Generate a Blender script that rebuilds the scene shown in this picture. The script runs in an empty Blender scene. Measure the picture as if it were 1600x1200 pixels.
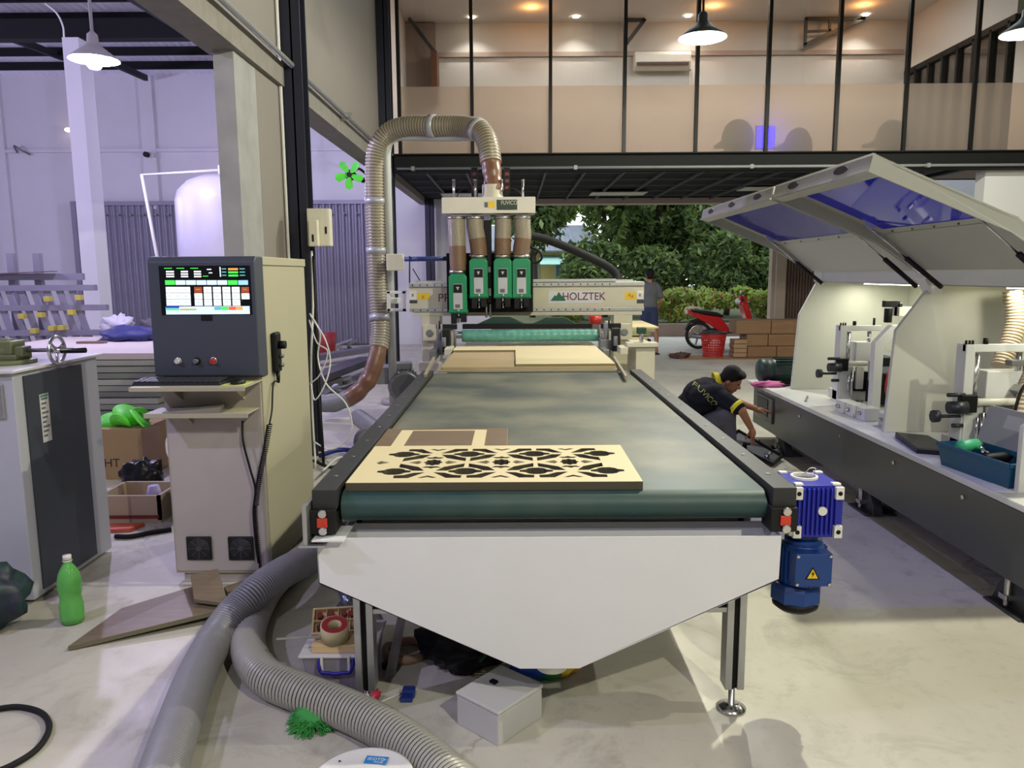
import bpy, bmesh, math, random
from mathutils import Vector as V, Matrix, Euler, noise as mnoise
random.seed(7)
D = bpy.data; COL = bpy.context.scene.collection; SC = bpy.context.scene
PI = math.pi
# ---------------------------------------------------------------- camera
F = 1200.0; CAMZ = 1.65
PITCH, YAW, ROLL = math.radians(8.2), math.radians(-.15), math.radians(0.35)
cd = D.cameras.new('camera'); cam = D.objects.new('camera', cd); COL.objects.link(cam)
cd.sensor_width = 36; cd.lens = F * 36 / 1600; cd.clip_end = 300; cd.clip_start = .05
cam.location = (0, 0, CAMZ)
RM = Matrix.Rotation(-YAW, 3, 'Z') @ Matrix.Rotation(PI/2 - PITCH, 3, 'X') @ Matrix.Rotation(-ROLL, 3, 'Z')
cam.rotation_euler = RM.to_euler()
SC.camera = cam
def P(px, py, X=None, Y=None, Z=None):
    d = RM @ V(((px - 800) / F, (600 - py) / F, -1)); o = V((0, 0, CAMZ))
    t = ((X - o.x) / d.x) if X is not None else ((Y - o.y) / d.y) if Y is not None else ((Z - o.z) / d.z)
    return o + d * t
# ---------------------------------------------------------------- world, exposure
w = D.worlds.new('sky'); SC.world = w; w.use_nodes = True
bg = w.node_tree.nodes['Background']; bg.inputs[0].default_value = (.80, .90, 1.0, 1); bg.inputs[1].default_value = 1.8
SC.view_settings.view_transform = 'Standard'; SC.view_settings.look = 'None'; SC.view_settings.gamma = 1
SC.view_settings.use_curve_mapping = False; SC.view_settings.exposure = 0.42
SC.cycles.max_bounces = 8; SC.cycles.diffuse_bounces = 4; SC.cycles.glossy_bounces = 3; SC.cycles.transmission_bounces = 5
SC.cycles.transparent_max_bounces = 12; SC.cycles.caustics_reflective = False; SC.cycles.caustics_refractive = False
SC.cycles.sample_clamp_indirect = 4.0; SC.cycles.use_denoising = True; SC.cycles.blur_glossy = 1.0
# ---------------------------------------------------------------- lamps' light (positions of the pendants)
COOL = (.68, .61, 1.0); WARM = (1.0, .96, .74)
def light(kind, loc, power, col, size=.06, rot=None, size_y=None, spot=None):
    l = D.lights.new(kind.lower() + '_light', kind); l.energy = power; l.color = col
    if kind == 'AREA':
        l.size = size
        if size_y: l.shape = 'RECTANGLE'; l.size_y = size_y
    else: l.shadow_soft_size = size
    if spot: l.spot_size = spot; l.spot_blend = .6
    o = D.objects.new(l.name, l); COL.objects.link(o); o.location = loc
    if rot: o.rotation_euler = rot
    return o
LAMPS = [  # x, y, z of the bulb, power, colour, label words
    (-4.15, 8.0, 3.74, 250, COOL), (2.0, 8.5, 4.05, 260, (1, .99, .85)), (5.45, 8.6, 4.1, 240, (1, .99, .85)),
    (2.0, 4.0, 4.05, 320, WARM), (2.1, -1.2, 4.05, 330, WARM), (5.6, 2.5, 4.05, 280, WARM), (-3.7, 1.2, 3.8, 165, COOL), (-.9, -1.6, 4.05, 120, (.9, .88, 1)),
    (-8.2, 8.0, 3.74, 200, COOL), (-4.3, 14.5, 3.9, 160, COOL), (-10.8, 11.5, 3.9, 260, COOL)]  # last two are added lamps brightening the left room, kept out of view
# ---------------------------------------------------------------- materials
def lin(c):
    c = [x / 255 for x in c[:3]]
    return tuple(((x + .055) / 1.055) ** 2.4 if x > .04045 else x / 12.92 for x in c) + (1,)
MC = {}
def mat(name, rgb, rough=.5, metal=0, var=.08, scale=6, bump=0, rgb2=None, stretch=None, emit=0, coat=0, detail=3, contrast=0):
    if name in MC: return MC[name]
    m = D.materials.new(name); m.use_nodes = True; nt = m.node_tree; N = nt.nodes; L = nt.links
    b = N['Principled BSDF']; c = lin(rgb)
    if max(rgb[:3]) < 40: b.inputs['Specular IOR Level'].default_value = .25
    b.inputs['Roughness'].default_value = rough; b.inputs['Metallic'].default_value = metal
    if coat: b.inputs['Coat Weight'].default_value = coat
    tc = N.new('ShaderNodeTexCoord'); mp = N.new('ShaderNodeMapping'); nz = N.new('ShaderNodeTexNoise')
    L.new(tc.outputs['Object'], mp.inputs[0]); L.new(mp.outputs[0], nz.inputs['Vector'])
    nz.inputs['Scale'].default_value = scale; nz.inputs['Detail'].default_value = detail
    if stretch: mp.inputs['Scale'].default_value = stretch
    mx = N.new('ShaderNodeMix'); mx.data_type = 'RGBA'
    c2 = lin(rgb2) if rgb2 else tuple(min(1, x * (1 + var)) for x in c[:3]) + (1,)
    c1 = c if rgb2 else tuple(x * (1 - var) for x in c[:3]) + (1,)
    mx.inputs[6].default_value = c1; mx.inputs[7].default_value = c2
    src = nz.outputs['Fac']
    if contrast:
        r = N.new('ShaderNodeMapRange'); r.inputs[1].default_value = .5 - contrast; r.inputs[2].default_value = .5 + contrast
        L.new(src, r.inputs[0]); src = r.outputs[0]
    L.new(src, mx.inputs[0]); L.new(mx.outputs[2], b.inputs['Base Color'])
    if bump:
        bp = N.new('ShaderNodeBump'); bp.inputs['Strength'].default_value = bump; bp.inputs['Distance'].default_value = .01
        L.new(nz.outputs['Fac'], bp.inputs['Height']); L.new(bp.outputs[0], b.inputs['Normal'])
    if emit:
        b.inputs['Emission Color'].default_value = c; b.inputs['Emission Strength'].default_value = emit
    MC[name] = m; return m
def glassmat(name, tint, gloss=.08, rough=.03, diff=0, dcol=(200, 200, 200)):
    if name in MC: return MC[name]
    m = D.materials.new(name); m.use_nodes = True; nt = m.node_tree; N = nt.nodes; L = nt.links
    for n in list(N):
        if n.type != 'OUTPUT_MATERIAL': N.remove(n)
    out = [n for n in N if n.type == 'OUTPUT_MATERIAL'][0]
    t = N.new('ShaderNodeBsdfTransparent'); t.inputs[0].default_value = lin(tint)
    g = N.new('ShaderNodeBsdfGlossy'); g.inputs['Roughness'].default_value = rough
    mx = N.new('ShaderNodeMixShader'); lw = N.new('ShaderNodeLayerWeight'); lw.inputs[0].default_value = .35
    mu = N.new('ShaderNodeMath'); mu.operation = 'MULTIPLY_ADD'; mu.inputs[1].default_value = .6; mu.inputs[2].default_value = gloss
    L.new(lw.outputs['Fresnel'], mu.inputs[0]); L.new(mu.outputs[0], mx.inputs[0]); L.new(t.outputs[0], mx.inputs[1]); L.new(g.outputs[0], mx.inputs[2])
    last = mx.outputs[0]
    if diff:
        d = N.new('ShaderNodeBsdfDiffuse'); d.inputs[0].default_value = lin(dcol); tr = N.new('ShaderNodeBsdfTranslucent'); tr.inputs[0].default_value = lin(dcol)
        md = N.new('ShaderNodeMixShader'); L.new(d.outputs[0], md.inputs[1]); L.new(tr.outputs[0], md.inputs[2])
        m2 = N.new('ShaderNodeMixShader'); m2.inputs[0].default_value = diff; L.new(last, m2.inputs[1]); L.new(md.outputs[0], m2.inputs[2]); last = m2.outputs[0]
    L.new(last, out.inputs[0]); MC[name] = m; return m
# ---------------------------------------------------------------- mesh builder
def cr(pts, n=8, closed=False):
    pts = [V(p) for p in pts]; out = []; N_ = len(pts)
    for i in range(N_ if closed else N_ - 1):
        a = pts[(i-1) % N_] if closed or i else pts[0]*2 - pts[1]
        b = pts[i]; c = pts[(i+1) % N_]; d = pts[(i+2) % N_] if closed or i < N_-2 else pts[-1]*2 - pts[-2]
        for k in range(n):
            t = k / n
            out.append(.5*((2*b) + (c-a)*t + (2*a-5*b+4*c-d)*t*t + (3*b-a-3*c+d)*t**3))
    if not closed: out.append(pts[-1])
    return out
def resample(pts, step):
    out = [pts[0]]; acc = 0
    for a, b in zip(pts, pts[1:]):
        L_ = (b-a).length; t = step - acc
        while t <= L_ and L_ > 0: out.append(a.lerp(b, t/L_)); t += step
        acc = (acc + L_) % step
    return out
class MB:
    def __init__(s): s.v = []; s.f = []; s.mi = []; s.sm = []; s.M = Matrix()
    def add(s, vs, fs, m=0, sm=False):
        o = len(s.v); s.v += [s.M @ V(p) for p in vs]; s.f += [tuple(i+o for i in f) for f in fs]
        s.mi += [m]*len(fs); s.sm += [sm]*len(fs); return s
    def box(s, x0, x1, y0, y1, z0, z1, m=0):
        return s.add([(x0,y0,z0),(x1,y0,z0),(x1,y1,z0),(x0,y1,z0),(x0,y0,z1),(x1,y0,z1),(x1,y1,z1),(x0,y1,z1)],
              [(0,3,2,1),(4,5,6,7),(0,1,5,4),(1,2,6,5),(2,3,7,6),(3,0,4,7)], m)
    def cbox(s, c, d, m=0): return s.box(c[0]-d[0]/2, c[0]+d[0]/2, c[1]-d[1]/2, c[1]+d[1]/2, c[2]-d[2]/2, c[2]+d[2]/2, m)
    def hexa(s, p, m=0): return s.add(p, [(0,3,2,1),(4,5,6,7),(0,1,5,4),(1,2,6,5),(2,3,7,6),(3,0,4,7)], m)
    def prism(s, poly, ax, a, b, m=0):
        n = len(poly)
        f = {'x': lambda p,t: (t,p[0],p[1]), 'y': lambda p,t: (p[0],t,p[1]), 'z': lambda p,t: (p[0],p[1],t)}[ax]
        vs = [f(p,a) for p in poly] + [f(p,b) for p in poly]
        return s.add(vs, [tuple(range(n))[::-1], tuple(range(n,2*n))] + [(i,(i+1)%n,n+(i+1)%n,n+i) for i in range(n)], m)
    def tube(s, pts, r, n=10, m=0, closed=False, caps=True, ms=None):
        pts = [V(p) for p in pts]; k = len(pts); vs = []; fs = []; mm = []
        t0 = (pts[1]-pts[0]).normalized(); up = V((0,0,1)) if abs(t0.z) < .9 else V((1,0,0)); u = t0.cross(up).normalized()
        for i in range(k):
            a = pts[i-1] if i or closed else pts[0]; b = pts[(i+1) % k] if i < k-1 or closed else pts[-1]
            t = (b-a).normalized() if (b-a).length else t0
            u = (u - t*u.dot(t)).normalized(); w_ = t.cross(u); rr = r[i] if isinstance(r, (list,tuple)) else r
            for j in range(n): q = 2*PI*j/n; vs.append(pts[i] + (u*math.cos(q) + w_*math.sin(q))*rr)
        for i in range(k if closed else k-1):
            i2 = (i+1) % k
            for j in range(n): fs.append((i*n+j, i*n+(j+1)%n, i2*n+(j+1)%n, i2*n+j)); mm.append(ms[i] if ms else m)
        nc = len(fs)
        if caps and not closed: fs += [tuple(range(n))[::-1], tuple((k-1)*n+j for j in range(n))]; mm += [m, m]
        o = len(s.v); s.v += [s.M @ p for p in vs]; s.f += [tuple(i+o for i in f) for f in fs]; s.mi += mm
        s.sm += [True]*nc + [False]*(len(fs)-nc); return s
    def cyl(s, p0, p1, r0, r1=None, n=20, m=0, caps=True):
        return s.tube([p0, p1], [r0, r0 if r1 is None else r1], n, m, caps=caps)
    def bar(s, p0, p1, w_, h, m=0, up=(0,0,1)):
        p0, p1 = V(p0), V(p1); t = (p1-p0).normalized(); u = t.cross(V(up))
        if u.length < 1e-4: u = t.cross(V((0,1,0)))
        u.normalize(); q = u.cross(t); u *= w_/2; q *= h/2
        return s.add([p0-u-q,p0+u-q,p1+u-q,p1-u-q,p0-u+q,p0+u+q,p1+u+q,p1-u+q], [(0,3,2,1),(4,5,6,7),(0,1,5,4),(1,2,6,5),(2,3,7,6),(3,0,4,7)], m)
    def lathe(s, prof, c=(0,0,0), ax='z', n=24, m=0, ms=None, arc=None):
        c = V(c); vs = []; fs = []; mm = []
        R = {'z': Matrix(), 'x': Matrix.Rotation(PI/2,4,'Y'), 'y': Matrix.Rotation(-PI/2,4,'X')}[ax]
        for r, z in prof:
            for j in range(n): q = 2*PI*j/n; vs.append(c + R @ V((r*math.cos(q), r*math.sin(q), z)))
        for i in range(len(prof)-1):
            for j in range(n): fs.append((i*n+j, i*n+(j+1)%n, (i+1)*n+(j+1)%n, (i+1)*n+j)); mm.append(ms[i] if ms else m)
        o = len(s.v); s.v += [s.M @ p for p in vs]; s.f += [tuple(i+o for i in f) for f in fs]; s.mi += mm; s.sm += [True]*len(fs); return s
    def ball(s, c, r, n=16, k=10, m=0, wob=0, ws=4):
        c = V(c); r = (r,r,r) if not isinstance(r, (tuple,list)) else r; vs = [];fs = []
        for i in range(k+1):
            a = PI*i/k - PI/2
            for j in range(n):
                q = 2*PI*j/n; d = V((math.cos(a)*math.cos(q), math.cos(a)*math.sin(q), math.sin(a)))
                g = 1 + (wob*mnoise.noise(d*ws + c*3) if wob else 0); vs.append(c + V((d.x*r[0],d.y*r[1],d.z*r[2]))*g)
        for i in range(k):
            for j in range(n): fs.append((i*n+j, i*n+(j+1)%n, (i+1)*n+(j+1)%n, (i+1)*n+j))
        return s.add(vs, fs, m, True)
    def build(s, name, mats, parent=None, bevel=0, seg=2, weld=True, own=True):
        me = D.meshes.new(name); off = V((0,0,0))
        if parent is None and own and s.v:
            xs = [p.x for p in s.v]; ys = [p.y for p in s.v]; zs = [p.z for p in s.v]
            off = V(((min(xs)+max(xs))/2, (min(ys)+max(ys))/2, min(zs)))
        elif parent is not None and parent.get('_w'): off = V(parent['_w'])
        me.from_pydata([p - off for p in s.v], [], s.f)
        mats = mats if isinstance(mats, (list,tuple)) else [mats]
        for q in mats: me.materials.append(q)
        me.polygons.foreach_set('material_index', s.mi); me.polygons.foreach_set('use_smooth', s.sm)
        bm = bmesh.new(); bm.from_mesh(me)
        if weld: bmesh.ops.remove_doubles(bm, verts=bm.verts, dist=1e-5)
        bmesh.ops.recalc_face_normals(bm, faces=bm.faces); bm.to_mesh(me); bm.free(); me.update()
        o = D.objects.new(name, me); COL.objects.link(o)
        if parent is not None: o.parent = parent
        else: o.location = off
        if bevel:
            b = o.modifiers.new('bevel', 'BEVEL'); b.width = bevel; b.segments = seg; b.limit_method = 'ANGLE'; b.angle_limit = math.radians(40)
        return o
def thing(name, label, cat, loc=(0,0,0), rz=0, group=None, world=False):
    """Empty at a thing's base; world=True: its parts are given in world coordinates."""
    o = D.objects.new(name, None); COL.objects.link(o); o.location = loc; o.rotation_euler = (0,0,rz)
    o.empty_display_size = .1; o['label'] = label; o['category'] = cat
    if group: o['group'] = group
    if world: o['_w'] = list(loc)
    return o
def sub(o, parent):   # marker so that sub-parts of world-coordinate parts share the offset
    if parent.get('_w'): o['_w'] = list(parent['_w'])
    return o
def tag(o, label, cat, group=None, kind=None):
    o['label'] = label; o['category'] = cat
    if group: o['group'] = group
    if kind: o['kind'] = kind
    return o
def struct(o): o['kind'] = 'structure'; return o
def part(mb, name, m, parent, bevel=0, label=None, seg=2):
    o = mb.build(name, m, parent, bevel, seg); sub(o, parent)
    if label: o['label'] = label
    return o
def copy_tree(o, parent=None):
    c = o.copy(); COL.objects.link(c)
    if parent is not None: c.parent = parent
    for ch in list(o.children): copy_tree(ch, c)
    return c
def text(s, name, m, size, loc, rot, parent=None, ext=.0006, ax='CENTER', sx=1, bold=0):
    c = D.curves.new(name, 'FONT'); c.body = s; c.size = size; c.extrude = ext; c.align_x = ax; c.align_y = 'CENTER'; c.offset = bold
    t = D.objects.new(name, c); COL.objects.link(t); dg = bpy.context.evaluated_depsgraph_get(); me = D.meshes.new_from_object(t.evaluated_get(dg)); D.objects.remove(t); D.curves.remove(c)
    me.name = name; me.materials.clear(); me.materials.append(m); o = D.objects.new(name, me); COL.objects.link(o)
    l = V(loc)
    if parent is not None:
        o.parent = parent
        if parent.get('_w'): l = l - V(parent['_w'])
    o.location = l; o.rotation_euler = rot; o.scale = (sx, 1, 1); return o
FR = (PI/2, 0, 0)     # text facing the camera (-Y)
def plate2d(name, loops, m, z0, thick, parent=None, loc=(0,0,0), bevel=0):
    """flat board with cut-outs: first loop outer, others holes."""
    c = D.curves.new(name, 'CURVE'); c.dimensions = '2D'; c.fill_mode = 'BOTH'; c.extrude = thick/2; c.bevel_depth = bevel
    for lp in loops:
        sp = c.splines.new('POLY'); sp.points.add(len(lp)-1); sp.use_cyclic_u = True
        for p, q in zip(sp.points, lp): p.co = (q[0], q[1], 0, 1)
    t = D.objects.new(name, c); COL.objects.link(t)
    dg = bpy.context.evaluated_depsgraph_get(); me = D.meshes.new_from_object(t.evaluated_get(dg)); D.objects.remove(t); D.curves.remove(c)
    me.name = name; me.materials.clear(); me.materials.append(m)
    for p in me.polygons: p.use_smooth = False; p.material_index = 0
    o = D.objects.new(name, me); COL.objects.link(o); o.location = V(loc) + V((0,0,z0+thick/2))
    if parent is not None:
        o.parent = parent
        if parent.get('_w'): o.location = o.location - V(parent['_w'])
    return o
def body(name, prims, m, parent, vox=.012, sm=4, disp=0):
    """one continuous organic surface from tapered limbs and rounded masses."""
    b = MB()
    for p in prims:
        if p[0] == 'l':
            a, c, ra, rb = V(p[1]), V(p[2]), p[3], p[4]
            b.cyl(a, c, ra, rb, 14); b.ball(a, ra, 14, 8); b.ball(c, rb, 14, 8)
        else:
            M0 = b.M; b.M = Matrix.Translation(V(p[1])) @ (Euler(p[3]).to_matrix().to_4x4() if len(p) > 3 else Matrix()); b.ball((0,0,0), p[2], 18, 12); b.M = M0
    o = b.build(name, m, parent); sub(o, parent)
    r = o.modifiers.new('remesh', 'REMESH'); r.mode = 'VOXEL'; r.voxel_size = vox; r.use_smooth_shade = True
    s_ = o.modifiers.new('smooth', 'SMOOTH'); s_.factor = .6; s_.iterations = sm
    if disp:
        tx = D.textures.new('folds', 'CLOUDS'); tx.noise_scale = .09; d = o.modifiers.new('folds', 'DISPLACE'); d.texture = tx; d.strength = disp; d.texture_coords = 'LOCAL'
    return o
def side_faces(o, m):
    """sawn edges of a board get a darker tone, partly painted-in shade"""
    o.data.materials.append(m); k = len(o.data.materials)-1
    for p in o.data.polygons:
        if abs(p.normal.z) < .5: p.material_index = k
    return o
# palette
white = mat('white_paint', (222,222,218), .45); offwhite = mat('cream_paint', (208,204,186), .5); cream = mat('machine_cream', (200,196,176), .45)
lgrey = mat('light_grey_paint', (196,196,196), .5); mgrey = mat('mid_grey_paint', (120,122,124), .5); dgrey = mat('dark_grey_paint', (58,60,64), .45)
navygrey = mat('slate_panel', (52,58,68), .45); black = mat('black_plastic', (14,14,16), .5); rubber = mat('black_rubber', (26,26,28), .7)
alu = mat('aluminium', (178,180,182), .35, .8, scale=20); steel = mat('bright_steel', (205,205,208), .22, 1, scale=15); dsteel = mat('dull_steel', (130,132,134), .45, .8)
navy = mat('navy_steel', (22,26,44), .5); blacksteel = mat('black_steel', (26,26,28), .5); darkbeam = mat('dark_beam', (18,20,21), .75)
green = mat('spindle_green', (14,128,84), .4); limegreen = mat('lime_green', (84,214,60), .45); blue = mat('gear_blue', (24,34,158), .35); motorblue = mat('motor_blue', (16,58,128), .4)
red = mat('red_plastic', (180,36,30), .4); yellow = mat('yellow_sticker', (226,190,40), .5); darkgreen = mat('dark_green', (22,60,48), .5)
print_grey = mat('print_grey', (90,90,96), .5); brass = mat('brass', (170,140,70), .35, .8)
# ================================================================ THE SETTING (most coordinates stretched about the camera after its refit, then baked in)
# concrete floor: mottled, dusty, slightly polished
def floormat():
    m = D.materials.new('concrete_floor'); m.use_nodes = True; nt = m.node_tree; N = nt.nodes; L = nt.links; b = N['Principled BSDF']
    tc = N.new('ShaderNodeTexCoord')
    def nz(sc, det=6, dist=0, rough=.6):
        n = N.new('ShaderNodeTexNoise'); n.inputs['Scale'].default_value = sc; n.inputs['Detail'].default_value = det
        n.inputs['Distortion'].default_value = dist; n.inputs['Roughness'].default_value = rough; L.new(tc.outputs['Object'], n.inputs['Vector']); return n
    def rng(src, a, b_, c=0, d=1):
        r = N.new('ShaderNodeMapRange'); r.inputs[1].default_value = a; r.inputs[2].default_value = b_; r.inputs[3].default_value = c; r.inputs[4].default_value = d
        L.new(src, r.inputs[0]); return r.outputs[0]
    def mix(f, a, c):
        x = N.new('ShaderNodeMix'); x.data_type = 'RGBA'; L.new(f, x.inputs[0])
        for k, s in ((6, a), (7, c)):
            if isinstance(s, tuple): x.inputs[k].default_value = s
            else: L.new(s, x.inputs[k])
        return x.outputs[2]
    big = nz(.55, 5, .4); med = nz(2.4, 8, .8, .7); fine = nz(14, 6)
    c = mix(rng(big.outputs[0], .38, .62), lin((186,182,170)), lin((206,203,192)))
    c = mix(rng(med.outputs[0], .52, .68, 0, .75), c, lin((160,157,146)))
    c = mix(rng(fine.outputs[0], .55, .8, 0, .35), c, lin((140,136,126)))
    vz = N.new('ShaderNodeTexVoronoi'); vz.feature = 'DISTANCE_TO_EDGE'; vz.inputs['Scale'].default_value = 1.1
    wp = N.new('ShaderNodeMix'); wp.data_type = 'RGBA'; wp.inputs[0].default_value = .35; L.new(tc.outputs['Object'], wp.inputs[6]); L.new(nz(3, 5).outputs['Color'], wp.inputs[7])
    L.new(wp.outputs[2], vz.inputs['Vector'])
    cm = N.new('ShaderNodeMath'); cm.operation = 'MULTIPLY'; L.new(rng(vz.outputs['Distance'], 0, .012, 1, 0), cm.inputs[0]); L.new(rng(big.outputs[0], .5, .6, 0, .55), cm.inputs[1])
    c = mix(cm.outputs[0], c, lin((110,106,98)))
    L.new(c, b.inputs['Base Color'])
    L.new(rng(med.outputs[0], .3, .7, .34, .62), b.inputs['Roughness']); b.inputs['Specular IOR Level'].default_value = .35
    bp = N.new('ShaderNodeBump'); bp.inputs['Strength'].default_value = .12; bp.inputs['Distance'].default_value = .01; L.new(med.outputs[0], bp.inputs['Height']); L.new(bp.outputs[0], b.inputs['Normal'])
    return m
fl = struct(MB().box(-12.65, 13, -6, 19.9, -.12, 0).build('floor', floormat(), own=False))
wallw = mat('plaster_white', (206,206,208), .8, var=.04, scale=2, bump=.05); wallb = mat('plaster_beige', (132,126,120), .8, var=.06, scale=1.5, bump=.05)
conc = mat('raw_concrete', (150,150,150), .85, var=.25, scale=5, bump=.4, detail=8)
lintel = mat('rough_lintel', (128,124,118), .85, var=.22, scale=9, bump=.6, detail=8)
# left wall of the hall with its three openings (lintels before stretching at 2.85 m)
b = MB().box(-2.16, -1.992, -6, 11.891, 3.43, 7.909).box(-2.16, -1.992, 6.24, 7.13, 0, 3.43).box(-2.16, -1.992, -6, -.3, 0, 3.43).box(-2.16, -1.992, 11.727, 12.124, 0, 3.18).box(-2.16, -1.992, 11.891, 18.2, 3.24, 3.36)
struct(b.build('wall_left', wallb, own=False))
b = MB().box(-2.205, -1.947, -.3, 6.86, 3.24, 3.43).box(-2.205, -1.947, 7.1, 11.782, 3.24, 3.43); struct(b.build('trim_1', lintel, own=False))
struct(MB().box(-2.138, -1.992, 5.76, 6.235, 0, 3.24).build('trim_2', conc))
for y in (6.88, 11.86, 17.7):      # navy steel columns, I-section
    z1 = 7.9 if y < 15 else 3.33
    b = MB().box(-1.99, -1.80, y, y+.015, 0, z1).box(-1.99, -1.80, y+.185, y+.2, 0, z1).box(-1.887, -1.873, y, y+.2, 0, z1)
    struct(b.build('trim_3', navy))
b = MB().tube([(-1.88, -5, 3.42), (-1.88, 11.673, 3.42)], .024, 10, 0)
for y in (2, 7.12, 9, 11.5): b.box(-1.95, -1.82, y, y+.05, 3.38, 3.46, 1)
struct(b.build('trim_4', [mgrey, steel]))
struct(MB().cyl((-1.975, 6.84, 0), (-1.975, 6.84, 7.909), .014, n=8).build('trim_5', white))
# far wall (left room and beside the roller door) and shutter posts
b = MB().box(-12.65, -.536, 18.2, 18.4, 0, 6.271).box(-.536, 6.072, 18.2, 18.4, 3.25, 6.271).box(7.864, 13, 18.2, 18.4, 0, 6.271).box(6.072, 7.864, 18.2, 18.4, 3.05, 6.271)
struct(b.build('wall_far', wallw, own=False))
b = MB().box(-12.65, -2.16, 18.113, 18.2, 4.45, 4.52)
for x in (-11.9, -8.45, -5.1): b.box(x, x+.3, 18.1, 18.2, 3.17 if x > -11 else 0, 6.1)
struct(b.build('trim_6', wallw, own=False))
struct(MB().box(-12.88, -12.65, -6, 18.4, 0, 6.271).build('wall_west', wallw, own=False))
struct(MB().box(-12.65, 13, -6.2, -6, 0, 7.909).build('wall_near', wallb, own=False))
struct(MB().box(13, 13.2, -6, 18.4, 0, 7.909).build('wall_right', wallb, own=False))
struct(MB().box(-2.16, 13.2, -6.2, 11.891, 7.909, 8.026).build('ceiling', mat('hall_ceiling', (120,120,120), .9)))
# folding steel shutter in the left room, seen past the columns
def folding(x0, x1, y, z0, z1, n, axis='x'):
    vs = []; fs = []
    for i in range(n*4+1):
        x = x0 + (x1-x0)*i/(n*4); dy = (0, .05, .05, 0)[i % 4]
        for z in (z0, z1): vs.append((x, y-dy, z) if axis == 'x' else (y-dy, x, z))
    for i in range(n*4): fs.append((2*i, 2*i+2, 2*i+3, 2*i+1))
    return MB().add(vs, fs)
shut = mat('shutter_grey', (128,126,140), .5, .2, var=.1, scale=2)
b = folding(-10.0, -3.25, 18.12, .02, 3.25, 46); b.box(-10.112, -10, 17.927, 18.175, 0, 3.34).box(-3.246, -3.134, 17.927, 18.175, 0, 3.34).box(-10.112, -3.134, 18.026, 18.188, 3.25, 3.34)
struct(b.build('door_1', shut, own=False))
b = MB()
for i in range(24): b.cyl((-9.93+i*.288, 17.96, 3.03), (-9.93+i*.288, 18.05, 3.03), .026, n=8)
struct(b.build('door_1_roller', mgrey))
# brown corrugated shutter panel and post beside the doorway
b = folding(6.32, 7.85, 18.12, .0, 2.88, 22); struct(b.build('door_2', mat('shutter_brown', (92,74,66), .6, .1, var=.12, scale=3)))
b = MB().box(6.094, 6.318, 17.977, 18.2, 0, 3.34).box(6.016, 6.094, 18.076, 18.3, 0, 3.34); struct(b.build('trim_7', mat('post_tan', (150,136,120), .6)))
b = MB().box(-.536, 6.072, 18.014, 18.45, 3.22, 3.34); struct(b.build('trim_8', mat('head_beige', (178,164,150), .7)))
# left room roof: corrugated sheet over steel purlins
def corr(x0, x1, y0, y1, z0, z1, pitch=.16, amp=.02):
    vs = []; fs = []; n = int((x1-x0)/pitch*4)
    for i in range(n+1):
        x = x0 + pitch*i/4; dz = (0, amp, amp, 0)[i % 4]*1.4
        vs += [(x, y0, z0+dz), (x, y1, z1+dz)]
    for i in range(n): fs.append((2*i, 2*i+2, 2*i+3, 2*i+1))
    return MB().add(vs, fs)
struct(corr(-12.6, -2.1, -6, 18.3, 7.3, 6.15).build('roof_left_room', mat('zinc_sheet', (226,226,240), .5, .1, var=.08, scale=2)))
b = MB()
for y in (1, 3, 5, 7, 9.2, 10.6, 12.7, 13.6, 14.5, 15.4, 16.3, 17.2): z = 7.3 - 1.15*(y+6)/24.3; b.box(-12.6, -2.16, y, y+.06, z-.18, z-.02)
struct(b.build('trim_9', darkbeam, own=False))
b = MB().box(-12.65, -2.16, 11.945, 12.149, 5.125, 5.406)
for q0, q1 in ((P(120,72,Y=12.1), P(228,122,Y=17.9)), (P(0,52,Y=12.1), P(98,90,Y=17))): b.bar(q0, q1, .08, .12)
b.bar(P(185,-20,Y=9.5), P(275,38,Y=11.9), .10, .12); struct(b.build('trim_10', darkbeam, own=False))
struct(MB().box(-6.62, -6.38, 11.891, 12.248, 0, 5.125).build('trim_11', wallw))
# mezzanine floor on its dark steel beam
struct(MB().box(-1.992, 7.36, 11.945, 18.2, 3.36, 3.39).build('ceiling_under_mezzanine', mat('deck_dark', (20,21,24), .8)))
b = MB().box(-1.768, 13, 11.804, 11.847, 3.148, 3.411).box(-1.768, 13, 11.727, 11.945, 3.148, 3.165).box(-1.768, 13, 11.727, 11.945, 3.393, 3.411)
struct(b.build('trim_12', darkbeam, own=False))
b = MB()
for i in range(14): b.box(-1.45+.66*i, -1.415+.66*i, 12, 18.1, 3.30, 3.345)
for i in range(6): b.box(-1.9, 7.3, 12.5+.98*i, 12.535+.98*i, 3.33, 3.36)
struct(b.build('trim_13', mat('grid_grey', (84,86,88), .6, .1), own=False))
b = MB().tube([(-1.712, 11.673, 3.189), (13, 11.673, 3.189)], .02, 10)
for x in (-1.5, .9, 3.5, 6.1): b.box(x, x+.05, 11.65, 11.74, 3.16, 3.22)
struct(b.build('trim_14', mgrey, own=False))
struct(MB().box(7.17, 13, 12, 12.248, 0, 3.148).build('wall_beside_mezzanine', wallw))
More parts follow.
